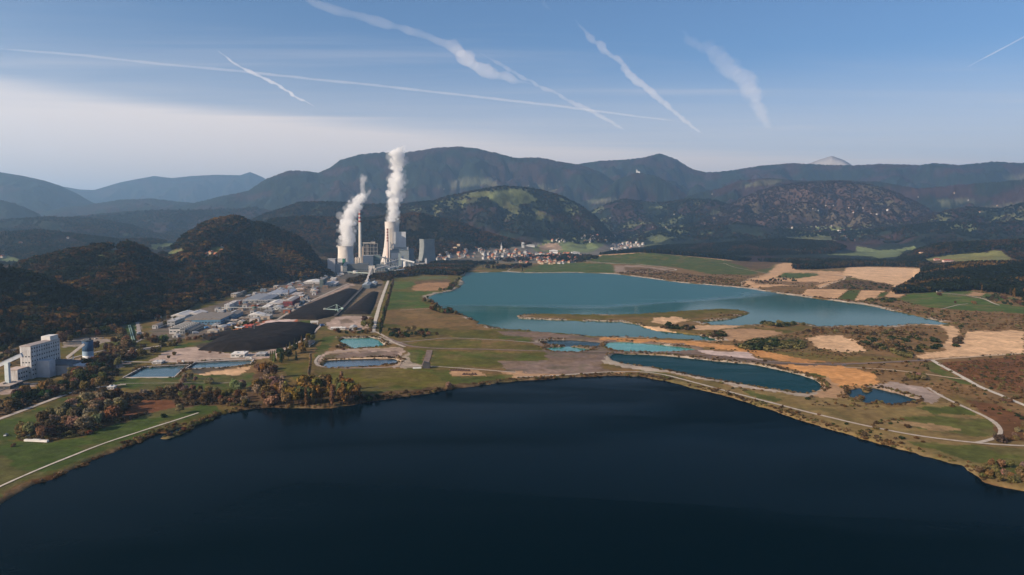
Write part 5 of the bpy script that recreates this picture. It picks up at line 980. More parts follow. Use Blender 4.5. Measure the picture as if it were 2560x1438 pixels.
# coal heaps
COAL = mat('coal', (.016,.0128,.0115), .9, 0, .4, .12, bump=.5, spec=.08)
def heap(label, poly, hmax, slope, cut=None, m=COAL):
    P = wpoly(poly, 0); x0, y0 = P.min(0); x1, y1 = P.max(0); st = max(1.6, max(x1-x0, y1-y0)/150); nx = int((x1-x0)/st)+3; ny = int((y1-y0)/st)+3
    X, Y = np.meshgrid(np.linspace(x0-3, x1+3, nx), np.linspace(y0-3, y1+3, ny), indexing='ij'); d = segdist(X, Y, P); ins = pip(X, Y, P)
    hh = np.minimum(d*slope, hmax)*ins; hh = hmax*(1-np.exp(-hh*1.6/hmax)); hh *= .86+.28*fbm(X/18., Y/18., 4); hh += (fbm(X/5., Y/5., 3)-.5)*1.2*np.clip(d/6, 0, 1)*ins
    z = np.where(ins, height(X, Y)+hh+.1, height(X, Y)-2.5); ix = np.arange(nx*ny).reshape(nx, ny)
    me = npmesh('coal heap', np.stack([X, Y, z], -1).reshape(-1, 3), np.stack([ix[:-1, :-1], ix[1:, :-1], ix[1:, 1:], ix[:-1, 1:]], -1).reshape(-1, 4), m); me.polygons.foreach_set('use_smooth', np.ones(len(me.polygons), bool))
    return link('coal_heap', me, label, 'coal heap', 'coal heaps')
heap('broad black coal heap nearest the basins', [(492,876),(530,853),(590,836),(640,820),(700,816),(795,814),(785,836),(745,856),(712,869),(630,878),(555,881)], 12, .42)
heap('flat dark coal heap beside the red storage blocks', [(500,842),(560,830),(640,822),(700,817),(640,834),(560,846),(520,853)], 4, .4)
heap('long coal heap left of the reclaimer track', [(702,797),(755,767),(855,727),(897,726),(872,756),(848,788),(792,800)], 9, .4)
heap('long coal heap between reclaimer track and pale road', [(852,786),(880,764),(922,733),(947,731),(938,762),(926,787)], 9, .4)
# stacker reclaimer on its rail bank
r, k = thing('coal_reclaimer', 'crane', 'white green bucket reclaimer with lattice mast between the coal heaps', 842, 783, 0); r.location.z += 3
GRN = cm((.45,.6,.52)); 
for nm, segs in (('boom', [((-19, -6, 5), (2, -3, 3.5), 1.3)]), ('counterweight_arm', [((2, -3, 3.5), (9, 1, 6), 1.2)]), ('mast', [((-1, -3, 2), (0, -2, 13), .6), ((2, -1, 2), (1, -2, 13), .6)]), ('stay', [((0, -2, 13), (-18, -6, 5.5), .35), ((0, -2, 13), (9, 1, 6.5), .35)]), ('gantry', [((-3, -6, -2), (-1, -3, 3), .7), ((4, -5, -2), (2, -3, 3), .7), ((-2, 2, -2), (-1, -1, 3), .7), ((5, 3, -2), (2, -1, 3), .7)])):
    b = MB(); [b.beam(p_, q_, w_) for p_, q_, w_ in segs]; b.build(nm, GRN, r)
b = MB(); b.box(7.5, 11.5, -1, 3, 4, 7); b.build('counterweight', GRN, r); b = MB(); v_ = [(2.6*math.cos(t_), 2.6*math.sin(t_)) for t_ in np.linspace(0, 6.28, 15)[:-1]]; b.add([(-20+x_, -7.3, 4.5+z_) for x_, z_ in v_]+[(-20+x_, -5, 4.5+z_) for x_, z_ in v_], [tuple(range(14)), tuple(range(27, 13, -1))]+[(i, 14+i, 14+(i+1) % 14, (i+1) % 14) for i in range(14)]); b.build('bucket_wheel', cm((.3,.33,.3)), r)
xa, ya, za = hit(838, 792); xb, yb_, zb = hit(914, 714); b = MB(); b.beam((xa, ya, za+1.2), (xb, yb_, zb+2.2), 4.5, 2.6); b.beam((xa-3, ya, za+2.8), (xb-3, yb_, zb+3.8), .5, .6); b.beam((xa+3, ya, za+2.8), (xb+3, yb_, zb+3.8), .5, .6)
tag(b.build('conveyor_track', cm((.06,.055,.055))), 'dark conveyor bank with rails running between the two long coal heaps', 'conveyor')
# vehicles and small yard things
def truck(px, py, c, label, L=8, yaw=0, cat='truck', cab=WHT):
    r, k = thing('truck', cat, label, px, py, yaw, 'lorries in the works yards'); r.location.z += .15
    b = MB(); b.box(-L/2, L/2-2.4, -1.25, 1.25, 1, 3.4); b.build('cargo_box', cm(c), r); b = MB(); b.prism([(L/2-2.2, .8), (L/2, .8), (L/2, 1.9), (L/2-.5, 3), (L/2-2.2, 3)], -1.2, 1.2); b.build('cab', cm(cab), r)
    for sx_ in (-L/2+1.2, -L/2+2.6, L/2-1.1):
        b = MB(); b.add([(sx_+.55*math.cos(t_), s_, .5+.55*math.sin(t_)) for s_ in (-1.3, 1.3) for t_ in np.linspace(0, 6.28, 11)[:-1]], [tuple(range(9, -1, -1)), tuple(range(10, 20))]+[(i, (i+1) % 10, 10+(i+1) % 10, 10+i) for i in range(10)]); b.build('wheel', cm((.02,.02,.02)), r)
    return r
for a in [(517,822,(.1,.25,.45),'blue covered lorry at the end of the beige shed',9,70),(551,819,WHT,'white lorry parked left of the two blue lorries',9,10),(564,818,(.06,.16,.4),'blue lorry parked beside the white lorry',9,40),(574,816,(.08,.2,.42),'second blue lorry at the right of the yard row',8,20),(584,813,WHT,'white box lorry below the flat canopy',8,60),(806,816,(.08,.14,.3),'dark blue tipper on the road to the coal yard',8,50),(348,836,(.4,.4,.42),'grey lorry on the yard road',8,80),(489,835,WHT,'white lorry behind the black sided shed',8,30),(622,899,(.5,.45,.4),'pale lorry on the works road below the white shed',7,5),(452,908,(.3,.2,.15),'brown lorry beside the low white shed',7,5)]: truck(*a)
def car(px, py, c, label, yaw=0):
    r, k = thing('parked_car', 'car', label, px, py, yaw, 'cars in the valley'); r.location.z += .1
    b = MB(); b.prism([(-2.1, .35), (2.1, .35), (2.15, .75), (1.2, .95), (-1.9, 1.0), (-2.15, .8)], -.85, .85); b.build('body', cm(c, .35), r); b = MB(); b.prism([(-1.6, .95), (1.0, .93), (.4, 1.45), (-1.1, 1.45)], -.76, .76); b.build('cabin', GLASS, r)
    for sx_ in (-1.3, 1.3):
        b = MB(); b.add([(sx_+.33*math.cos(t_), s_, .33+.33*math.sin(t_)) for s_ in (-.88, .88) for t_ in np.linspace(0, 6.28, 11)[:-1]], [tuple(range(9, -1, -1)), tuple(range(10, 20))]+[(i, (i+1) % 10, 10+(i+1) % 10, 10+i) for i in range(10)]); b.build('wheel', cm((.02,.02,.02)), r)
for i, (px, py, c) in enumerate([(221,963,(.5,.65,.75)),(2297,901,(.03,.03,.04)),(240,848,(.6,.6,.6)),(257,846,(.5,.5,.52)),(2110,915,(.1,.1,.1)),(347,846,(.6,.6,.6)),(70,1091,(.6,.65,.62)),(15,1090,(.6,.62,.6))]):
    car(px, py, c, ['pale blue car under the trees by the upper road','dark pickup at the junction of the haul road','white car at the left of the forest parking','silver car at the right of the forest parking','black car on the haul road beside the orange soil','white car at the end of the yard road','pale car on the upper meadow track','white car at the left frame edge of the meadow'][i], i*40)
r, k = thing('trailer', 'trailer', 'two axle white boat trailer row lying at the thicket edge', 91, 1105, -8); b = MB(); b.box(-9, 9, -1, 1, .3, 1.6); b.box(-3, 3, -1.1, 1.1, 1.55, 1.9); b.build('deck', cm(WHT), r); b = MB(); b.box(-8, -7, -.8, .8, -.3, .35); b.box(7, 8, -.8, .8, -.3, .35); b.build('support', cm(MGR), r)
r, k = thing('site_hut', 'hut', 'dark grey hut with slanted roof at the end of the earth track', 1066, 920, 0); b = MB(); b.prism([(-4, 0), (4, 0), (4, 5.2), (-2.5, 7), (-4, 3)], -3, 3); b.build('wall', cm((.05,.05,.055)), r); b = MB(); b.beam((-14, -4, .6), (-5, -3.5, 1), 2.4, 1.6); b.build('ramp', cm((.5,.5,.5)), r)
SOIL = mat('dark soil', (.07,.04,.032), .95, 0, .3, .6, bump=.6)
for i in range(13):
    px = 1128+i*6.3 if i < 8 else 1160+(i-8)*7; py = 926.5+.2*i if i < 8 else 937; x, y, z = hit(px, py); b = MB(); b.lathe([(2.4, -.4), (1.9, .5), (1.1, 1.3), (.3, 1.7)], 9); o = b.build('soil_heap', SOIL, None, True); o.location = (x, y, z); o.scale = (rnd.uniform(.8, 1.5), rnd.uniform(.8, 1.2), rnd.uniform(.8, 1.4))
    tag(o, ('dark brown soil heap in the back row beside the olive field' if i < 8 else 'dark brown soil heap in the short front row beside the olive field'), 'soil heap', 'soil heaps beside the field')
# steel masts
for px, py, yt, lab in ((645,722,704,'thin grey mast at the wood edge behind the sawtooth halls'),(636,840,812,'dark lattice mast standing on the coal heap'),(183,918,892,'dark pole beside the low halls of the white plant')):
    r, k = thing('mast', 'mast', lab, px, py); h = (py-yt)*k; b = MB()
    for sx_, sy in ((-1, -1), (1, -1), (0, 1.2)): b.beam((sx_*.9, sy*.9, -1), (sx_*.15, sy*.15, h), .3)
    for i in range(8): zz = h*i/8; t_ = 1-i/8*.85; b.beam((-.9*t_, -.9*t_, zz), (.9*t_, -.9*t_, zz+h/8), .18); b.beam((.9*t_, -.9*t_, zz), (0, 1.08*t_, zz+h/8), .18)
    b.build('lattice', cm((.15,.17,.18)), r)
r, k = thing('brick_chimney', 'chimney', 'short dark brick chimney among the sawtooth roofs', 722, 742); b = MB(); b.lathe([(1.6, -1), (1.1, 15), (1.3, 15), (1.3, 15.8)], 14); b.build('shaft', cm((.12,.08,.07)), r)
r, k = thing('storage_tank', 'tank', 'dark green round storage tank in the yard', 636, 776); b = MB(); b.lathe([(4, -1), (4, 6), (3.2, 7), (.3, 7.5)], 20); b.build('shell', cm((.07,.12,.1)), r); b = MB(); b.box(3.9, 4.4, -.3, .3, 0, 7); b.build('ladder', STEEL, r)
for px, py, n_, lab in ((600,776,0,'long pipe bridge across the yard behind the blue hall'),(655,757,0,'upper pipe bridge in front of the sawtooth halls')):
    r, k = thing('pipe_bridge', 'pipe bridge', lab, px, py, 0); b = MB(); b.beam((-34, 0, 5.5), (52, 2, 5.5), 1.2, .9); b.build('pipe', cm((.45,.47,.46)), r); b = MB()
    for i in range(9): b.box(-32+i*10, -31.6+i*10, -.5, .5, -1, 5.1)
    b.build('post', STEEL, r)
r, k = thing('coal_loading_bridge', 'bridge', 'small white frame bridge at the end of the coal conveyor', 786, 811, 10); b = MB(); b.box(-6, 6, -2.5, 2.5, 3, 5.5); b.build('deck', cm(WHT), r)
for sx_ in (-5, 4): b = MB(); b.box(sx_, sx_+1.2, -2, 2, -1, 3); b.build('leg', cm(PWH), r)

for k_, lab in (('basin_a', 'pale concrete rim of the nearer blue basin'), ('basin_b', 'pale concrete rim of the sandy basin')):
    p = offset_poly(WATER[k_], .9); p2 = offset_poly(WATER[k_], 2.4); n_ = len(p); b = MB()
    b.add([(x, y, -.35) for x, y in p]+[(x, y, .3) for x, y in p]+[(x, y, .3) for x, y in p2]+[(x, y, -.6) for x, y in p2], [q_ for i in range(n_) for q_ in ((i, (i+1) % n_, n_+(i+1) % n_, n_+i), (n_+i, n_+(i+1) % n_, 2*n_+(i+1) % n_, 2*n_+i), (2*n_+i, 2*n_+(i+1) % n_, 3*n_+(i+1) % n_, 3*n_+i))])
    tag(b.build('basin_rim', cm((.45,.41,.37))), lab, 'basin rim')
# ------------------------------------------------------------------ power station (placed by depth from the camera)
def dep(px, D, py=None):
    x, _, _ = at_depth(px, 700, D); x = (px-CX)/F*D*(1+0); return x
def zt(py, D): return float(at_depth(1280, py, D)[2])
CONC = (.52,.49,.46)
GP_ = 'buildings of the power station'
def tower(label, px, D, ytop, rt, rth, rb, col, ribs=True, inner=(.5,.48,.46)):
    x = dep(px, D); H = zt(ytop, D); k = D/F; r = empty('cooling_tower', (x, D, 0), 0, label, 'cooling tower', 'cooling towers'); prof = []
    for i in range(25):
        t_ = i/24; z = 8+(H-8)*t_
        rr_ = rb+(rth-rb)*(1-(1-min(t_/.78, 1))**1.9) if t_ < .78 else rth+(rt-rth)*((t_-.78)/.22)**2
        prof.append((rr_*k, z))
    b = MB(); b.lathe(prof, 56, cap=False); b.lathe([(prof[-1][0]-.9, prof[-1][1]-.02)]+[(p_[0]-.9, p_[1]) for p_ in prof[::-1][1:]], 56, cap=False); n_ = 56
    b.build('shell', mat('tower concrete '+label[:9], col, .9, 0, .1, .06), r, True)
    b = MB(); b.lathe([(prof[-1][0]-.95, H-.4), (prof[-1][0]+.5, H-.4), (prof[-1][0]+.5, H+.5), (prof[-1][0]-.95, H+.5)], 56, cap=False); b.build('rim', cm(col), r)
    b = MB(); r0 = prof[0][0]
    for i in range(28):
        a = 6.283*i/28; a2 = a+.11; a3 = a-.11
        for q_ in (a2, a3): b.beam((r0*1.05*math.cos(a), r0*1.05*math.sin(a), -4), (r0*math.cos(q_), r0*math.sin(q_), 8.4), .9)
    b.build('leg', cm(col), r)
    b = MB(); b.lathe([(r0*1.08, -5), (r0*1.08, 1.2), (r0*.9, 1.2)], 40); b.build('basin', cm(MGR), r); return r, prof
tower('left short pale cooling tower with steam drifting right', 864.5, 2900, 615.5, 19.6, 18.9, 22, (.62,.58,.54))
tower('tall pale cooling tower behind the boiler house, steam rising straight', 981, 3260, 554.6, 18, 17.4, 28.5, (.53,.49,.46))
tower('grey cooling tower at the right without steam', 1068, 3400, 598, 19.2, 18.6, 22.5, (.2,.22,.225))  # darker grey shell colour has this tower's shade put into it
def chimney(label, px, D, ytop, rb, rt, bands, y0band, white, red, nm='chimney'):
    x = dep(px, D); H = zt(ytop, D); r = empty(nm, (x, D, 0), 0, label, 'chimney', 'chimneys of the power station'); zb = zt(y0band, D); R_ = lambda z: rb+(rt-rb)*z/H
    b = MB(); b.lathe([(R_(0)*1.15, -5), (R_(0), 6), (R_(zb), zb)], 24); b.build('shaft', cm(white), r, True)
    n_ = bands; 
    for i in range(n_):
        a = zb+(H-zb)*i/n_; c = zb+(H-zb)*(i+1)/n_; b = MB(); b.lathe([(R_(a), a), (R_(c), c)], 24, cap=False); b.build('band', cm(red if i % 2 == (n_+1) % 2 else white), r, True)
    b = MB(); b.lathe([(rt+.5, H-1), (rt+.5, H+.8), (rt-1, H+.8), (rt-1, H-4)], 24); b.build('rim', cm((.2,.12,.1)), r); return r
chimney('tallest chimney, pale with red bands at the top', 901, 3000, 524, 7.4, 4.3, 7, 556, (.5,.47,.42), (.32,.07,.05))
chimney('slimmer red banded chimney in front of the tall cooling tower', 969.5, 3050, 572, 5.6, 3.4, 9, 604, (.5,.38,.33), (.24,.075,.055))
def box(name, cat, label, xl, xr, D, ytop, depth, wall, roof=MGR, yaw=7, z0=-6, style='flat', rows=0, east=None, extra=None):
    x = dep(xl, D); w = (xr-xl)/F*D/math.cos(R(yaw)); H = zt(ytop, D); r = empty(name, (x, D, 0), R(yaw), label, cat, GP_)
    b = MB(); b.box(0, w, 0, depth, z0, H-.3); b.build('wall', mat('cladding '+str(wall), wall, .7, 0, .08, .05), r)
    if east: b = MB(); b.box(w-.05, w+.3, .5, depth-.5, z0+3, H-1.5); b.build('side_cladding_and_shade', cm(east), r)  # side panel: green cladding on the machine hall, painted shade elsewhere
    if style == 'flat': b = MB(); b.box(-.6, w+.7, -.6, depth+.6, H-.35, H+.6); b.build('roof', cm(roof), r)
    else: parts_roof(r, w, depth, H-.3, style, roof)
    for i in range(rows):
        b = MB(); n_ = max(3, int(w/7)); s = w/n_; zz = max(4, H*.15)+(H*.75)*i/max(rows, 1)
        for j in range(n_): b.box(j*s+s*.2, j*s+s*.8, -.25, .2, zz, zz+min(3, H*.08))
        b.build('window', GLASS, r)
    return r, w, H
# boiler house and its surroundings
r, w, H = box('boiler_house', 'boiler house', 'huge light grey boiler house beside the tall cooling tower', 985, 1014.5, 3080, 580, 62, (.5,.5,.51), (.5,.52,.55), z0=zt(618, 3080), east=(.15,.2,.22))  # dark east colour paints the shade on the right face
b = MB(); b.box(-1, w+10, 1.5, 60, -6, zt(617.8, 3080)); b.build('plinth', cm((.3,.31,.32)), r)
b = MB(); z1 = zt(626, 3080); b.box(-14, w+12, -12, 1.2, -6, z1); b.build('front_annex', cm((.24,.27,.28)), r)
b = MB(); b.prism([(-15, z1), (w*.4, z1+7), (w+13, z1)], -13, 1.3); b.build('annex_roof', cm((.13,.16,.18)), r)
for p_, q_ in (((-16, -3, H*.52), (-1, -2, H*.66)), ((-15, -3, H*.36), (2, -2, H*.52)), ((-13, -4, H*.7), (-4, -3, H*.42))): b = MB(); b.beam(p_, q_, 4.5); b.build('duct', cm((.25,.27,.3)), r)
box('stair_tower', 'tower', 'slim pale stair tower against the tall cooling tower', 974.5, 981, 3100, 572, 14, (.5,.45,.4), (.4,.37,.34))
box('bunker_house', 'building', 'white stepped bunker house below the boiler house', 978, 994, 2990, 633, 26, (.5,.49,.48), LGR, rows=2)
box('lift_tower', 'tower', 'narrow grey green tower right of the bunker house', 995.5, 1002, 2960, 632, 14, (.25,.3,.3), MGR)
box('turbine_hall', 'hall', 'long dark turbine hall in shade between boiler house and grey tower', 1006, 1034, 3120, 622, 40, (.16,.19,.23), (.2,.22,.25), rows=1)  # the hall's shade is put into its dark blue wall colour
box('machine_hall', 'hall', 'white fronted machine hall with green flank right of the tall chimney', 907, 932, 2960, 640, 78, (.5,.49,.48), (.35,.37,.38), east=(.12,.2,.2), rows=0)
box('control_building', 'building', 'dark green building behind the machine hall flank', 934, 950, 3010, 638, 40, (.13,.19,.19), MGR, rows=2)
for i, px in enumerate((889.3, 893.4, 897.2)):
    x = dep(px, 2960); b = MB(); b.lathe([(3.2, -4), (3.2, zt(645+i*.3, 2960)), (.4, zt(643, 2960))], 16); tag(b.build('ash_silo', cm((.52,.46,.4)), None, True), ['left','middle','right'][i]+' one of three narrow beige silos left of the tall chimney', 'silo', 'beige silos'); C.objects[-1].location = (x, 2960, 0)
# old open boiler frame
D = 3040; x = dep(909, D); w = 34*D/F; H = zt(608.5, D); r = empty('open_boiler_house', (x, D, 0), R(7), 'rusty open steel boiler frame with dark interior beside the tall chimney', 'boiler house', GP_)
b = MB(); b.box(6, 20, 4, 22, -5, H-6); b.build('boiler', cm((.2,.16,.13)), r); b = MB(); b.box(24, w-4, 8, 24, -5, H-8); b.build('boiler', cm((.06,.065,.075)), r)
b = MB()
for i in range(5):
    for yy in (0, 26): b.box(i*w/4-.7, i*w/4+.7, yy-.7, yy+.7, -5, H)
b.build('column', cm((.28,.27,.24)), r); b = MB()
for zz in np.linspace(14, H-1, 6):
    for yy in (0, 26): b.box(0, w, yy-.5, yy+.5, zz-.7, zz+.7)
b.build('girder', cm((.3,.28,.25)), r); b = MB(); b.box(-3, w*.55, -1, 27, H, H+3.2); b.box(w*.55, w*.85, 3, 22, H-4, H+6); b.build('roof', cm((.42,.38,.33)), r)
box('filter_house', 'building', 'narrow beige filter tower left of the open boiler frame', 904.5, 909, 3060, 617, 16, (.42,.33,.26), LGR)
# left group and hopper
r, w, H = box('ash_building', 'building', 'pale grey block at the left edge of the power station', 818.5, 837, 2560, 648, 44, (.4,.4,.42), LGR, east=(.17,.19,.21))  # east panel darkened to paint in the unlit side of the block
b = MB(); b.box(w+.6, w+16, 8, 40, -5, H*.6); b.build('side_block', cm((.3,.31,.33)), r)
D = 2540; k = D/F; x = dep(854, D); r = empty('ash_hopper', (x, D, 0), R(5), 'white and green funnel bottomed ash silo on a pale column', 'silo', GP_)
z0, z1, z2 = zt(664.5, D), zt(656, D), zt(646.5, D); hw = 8.6*k
b = MB(); b.add([(-2, -2, z0), (2, -2, z0), (2, 2, z0), (-2, 2, z0), (-hw, -hw, z1), (hw, -hw, z1), (hw, hw, z1), (-hw, hw, z1), (-hw, -hw, z2), (hw, -hw, z2), (hw, hw, z2), (-hw, hw, z2)], [(3,2,1,0),(0,1,5,4),(1,2,6,5),(2,3,7,6),(3,0,4,7),(4,5,9,8),(5,6,10,9),(6,7,11,10),(7,4,8,11),(8,9,10,11)]); b.build('hopper', cm((.55,.54,.52)), r)
b = MB(); b.add([(hw*.35, -hw-.3, z1), (hw, -hw-.3, z1), (hw, -hw-.3, z2), (hw*.35, -hw-.3, z2), (1, -2.3, z0), (2, -2.3, z0)], [(0,1,2,3), (4,5,1,0)]); b.box(hw, hw+.4, -hw, hw, z1, z2); b.build('green_panel', cm((.03,.17,.11)), r)
b = MB(); b.box(-3.2, 3.2, -2.2, 2.2, -4, z0+.5); b.build('column', cm((.52,.48,.45)), r)
# coal transfer tower with its sloping bridge
D = 2490; x = dep(921, D); r = empty('transfer_tower', (x, D, 0), R(4), 'pale coal transfer tower with open lower storeys', 'tower', GP_); w = 15.5*D/F; H = zt(665, D)
b = MB(); b.box(0, w, 0, 13, H*.68, H); b.build('head_house', cm((.55,.52,.47)), r); b = MB(); [b.box(xx, xx+3.4, yy, yy+2.5, -4, H*.69) for xx in (0, w-3.4) for yy in (0, 10.4)]; b.build('leg', cm((.46,.45,.42)), r)
b = MB(); b.box(w*.35, w*.6, 2, 11, -4, H*.68); b.build('chute', cm((.25,.26,.27)), r); b = MB(); b.box(-.5, w+.5, -.5, 13.5, H, H+.7); b.build('roof', cm((.42,.4,.37)), r)
xa = dep(929, 2480); xb, yb_, zb = hit(916, 708); r = empty('conveyor_gallery', (xb, yb_, zb), 0, 'long pale conveyor bridge climbing from the coal yard to the transfer tower', 'conveyor'); b = MB(); b.beam((0, 0, 3), (xa-xb, 2480-yb_, H*.86-zb), 5.5, 4); b.build('gallery', cm((.5,.45,.4)), r); b = MB()
for f_ in (.25, .5, .75): b.beam(((xa-xb)*f_, (2480-yb_)*f_, -3), ((xa-xb)*f_, (2480-yb_)*f_, H*.8*f_+2), 1.6)
b.build('leg', STEEL, r)
for i, (xl, xr, yb, yt, yr, wl, rf, lab) in enumerate([(905,924,722,713,706,(.1,.13,.16),(.22,.26,.3),'dark blue grey coal shed at the end of the conveyor track'),(926,940,716,709,704,(.2,.22,.24),(.33,.36,.38),'grey coal shed right of the dark one'),(912,921,706,702,698,PWH,PWH,'small white shed above the coal sheds')]):
    B('coal_shed', 'shed', lab, xl, xr, yb, yt, yr, wl, rf, 'gable', group=GP_, win=False)
# conveyors across the site
for (xa, ya, Da, xb, yb, Db, w_, c_, lab) in [(949,641.6,2900,988,651.5,2860,5,(.09,.1,.12),'dark inclined conveyor in front of the slim chimney'),(964,659,2800,996,650,2850,5,(.36,.36,.36),'grey conveyor rising to the lift tower'),(1002,647.5,2900,1037,656,2850,6,(.42,.43,.44),'pale conveyor descending right of the lift tower'),(938,673,2600,972,664,2750,6,(.45,.42,.4),'low pale conveyor right of the transfer tower'),(972,672,2600,1004,665,2700,5,(.42,.43,.44),'low pale conveyor beside the white tank'),(869,680,2500,921,683,2480,3,(.4,.46,.42),'pale green pipe bridge left of the transfer tower'),(986,678,2480,1010,674,2520,7,(.48,.48,.47),'low white roofed conveyor below the white tank')]:
    p_ = [float(v) for v in at_depth(xa, ya, Da)]; q_ = [float(v) for v in at_depth(xb, yb, Db)]; r = empty('conveyor_gallery', (p_[0], p_[1], 0), 0, lab, 'conveyor', 'conveyors of the power station'); b = MB(); d_ = (q_[0]-p_[0], q_[1]-p_[1], q_[2]); b.beam((0, 0, p_[2]), d_, w_, w_*.8); b.build('gallery', cm(c_), r); b = MB()
    for i in range(5): f_ = (i+.3)/5; b.beam((d_[0]*f_, d_[1]*f_, -4), (d_[0]*f_, d_[1]*f_, p_[2]+(q_[2]-p_[2])*f_), 1.2)
    b.build('leg', STEEL, r)
for (px, D, yt, rad, c_, lab) in [(1013,2880,653.5,7.6,(.6,.59,.58),'big white round tank in front of the turbine hall'),(962.5,2900,640,2.6,(.6,.58,.57),'small white silo left of the slim chimney'),(1006,3000,640,3.5,(.5,.52,.55),'pale sphere topped tank below the turbine hall'),(888,2560,676.5,9,(.5,.46,.45),'low pale round tank left of the transfer tower')]:
    r = empty('storage_tank', (dep(px, D), D, 0), 0, lab, 'tank', GP_); H = zt(yt, D); b = MB(); b.lathe([(rad, -4), (rad, H-1.5), (rad*.8, H-.4), (.4, H)], 24); b.build('shell', cm(c_), r); b = MB(); b.box(rad-.1, rad+.8, -.5, .5, -2, H-1); b.build('ladder', STEEL, r)
for (xl, xr, D, yt, dp, wl, rf, lab) in [(866,893,2720,661,40,(.1,.115,.13),(.14,.16,.18),'long dark workshop roof left of the transfer tower'),(893,921,2700,659,38,(.09,.105,.12),(.12,.14,.16),'dark workshop hall below the tall chimney'),(941,962,2720,663,30,(.11,.14,.16),(.2,.22,.24),'dark shed right of the transfer tower'),(962,978,2680,668,26,(.13,.17,.19),(.26,.28,.3),'blue grey shed below the conveyors'),(980,996,2640,667,24,(.14,.19,.21),(.3,.32,.33),'grey green shed in the middle of the yard'),(1022,1034,2900,659,22,(.42,.42,.42),LGR,'low white office right of the white tank'),(1036,1049,2920,660,20,(.5,.46,.42),BEI,'cream low office in the row by the trees'),(1049,1061,2940,658.5,20,(.48,.47,.45),LGR,'white low office at the end of the row'),(1062,1067,2980,646.5,12,(.55,.55,.55),LGR,'narrow white tower in front of the grey cooling tower'),(1067.5,1073,2990,649,14,(.22,.26,.3),MGR,'blue grey tower beside the narrow white one'),(1040,1048,3000,650,14,(.4,.36,.33),(.5,.42,.36),'small beige building left of the grey cooling tower'),(850,866,2650,668,24,(.2,.23,.25),MGR,'grey low shed below the left cooling tower'),(842,858,2480,684,14,(.45,.42,.4),PWH,'pale cement hut at the works end'),(1012,1024,2780,668,18,(.3,.33,.35),LGR,'grey store below the white tank')]:
    box('site_building', 'building', lab, xl, xr, D, yt, dp, wl, rf, rows=1)
# ------------------------------------------------------------------ town and farms
HM = []
for i, (wl, rf) in enumerate([((.42,.39,.35), (.26,.09,.05)), ((.4,.31,.22), (.3,.11,.06)), ((.42,.4,.38), (.2,.13,.1)), ((.4,.4,.4), (.16,.15,.15)), ((.48,.37,.25), (.26,.09,.055)), ((.48,.47,.46), (.3,.25,.22))]):
    w, d, h = (10, 12, 6) if i % 2 == 0 else (12, 15, 7.5); b = MB(); b.box(-w/2, w/2, -d/2, d/2, -3, h, 0); b.prism([(-w/2-.6, h-.1), (0, h+w*.38), (w/2+.6, h-.1), (w/2+.6, h-.5), (-w/2-.6, h-.5)], -d/2-.6, d/2+.6, 1); b.box(w*.15, w*.15+1, -1, 0, h+w*.2, h+w*.45, 0)
    for s_ in (-1, 1):
        for j in range(3): b.box(-w*.36+j*w*.28, -w*.36+j*w*.28+1.3, s_*d/2-.08, s_*d/2+.08, h*.45, h*.45+1.5, 2)
    HM.append((b.mesh('house', [cm(wl), cm(rf), GLASS]), ['white house with red brown roof', 'cream house with red roof', 'white house with brown roof', 'pale grey house with dark roof', 'ochre house with red roof', 'white house with pale roof'][i]))
used = []
def houses(place, group, poly, n, seed, mind=13, sc=(.9, 1.4), kinds=(0, 1, 2, 3, 4, 5)):
    rn = random.Random(seed); p = np.array(poly, float); x0, y0 = p.min(0); x1, y1 = p.max(0); k = 0; t_ = 0
    while k < n and t_ < n*40:
        t_ += 1; px = rn.uniform(x0, x1); py = rn.uniform(y0, y1)
        if not pip(np.array([px]), np.array([py]), poly)[0]: continue
        x, y, z = hit(px, py)
        if z < .2-WL*0-.2 and y < 2600: continue
        if any((x-a)**2+(y-b_)**2 < mind**2 for a, b_ in used): continue
        used.append((x, y)); j = rn.choice(kinds); f_ = (px-x0)/(x1-x0); side = 'left' if f_ < .33 else 'middle' if f_ < .66 else 'right'; ro = 'front' if py > y0+(y1-y0)*.6 else 'back' if py < y0+(y1-y0)*.3 else 'centre'
        o = link('house', HM[j][0], f'{HM[j][1]}, {ro} {side}, {place}', 'house', group); o.location = (x, y, z); o.rotation_euler = (0, 0, rn.uniform(-.6, .9)); s_ = rn.uniform(*sc); o.scale = (s_, s_, s_*rn.uniform(.9, 1.2)); k += 1
houses('quarter by the grey cooling tower', 'houses near the cooling tower', [(1092,652),(1095,630),(1110,622),(1165,628),(1180,640),(1170,650)], 24, 1, 14)
houses('town centre', 'houses of the town centre', [(1180,645),(1185,622),(1250,622),(1310,630),(1350,638),(1300,650),(1230,652)], 60, 2, 12)
houses('town in front of the white halls', 'houses in front of the halls', [(1280,655),(1300,640),(1400,632),(1455,640),(1450,656),(1380,662),(1320,662)], 58, 3, 13, (.9, 1.4), (0, 1, 2, 4, 0, 4))
houses('settlement below the wooded slope', 'houses of the far settlement', [(1360,601),(1420,594),(1500,588),(1545,592),(1540,604),(1460,607),(1400,607)], 44, 4, 22, (.8, 1.3), (0, 2, 5, 1))
houses('settlement left of the dark ridge', 'houses left of the ridge', [(1520,625),(1535,610),(1600,606),(1612,612),(1580,624),(1540,628)], 32, 5, 18, (1.0, 1.5), (0, 2, 5, 3))
houses('scattered hamlet on the brown hill', 'farmhouses on the brown hill', [(1900,528),(2000,516),(2120,512),(2230,528),(2250,540),(2160,536),(2050,528)], 15, 6, 40, (.7, 1.0), (0, 2, 5))
houses('farms of the right hills', 'farmhouses on the right hills', [(2260,560),(2300,480),(2560,450),(2560,580),(2400,590)], 6, 7, 80, (.7, 1.1), (0, 2, 5, 1))
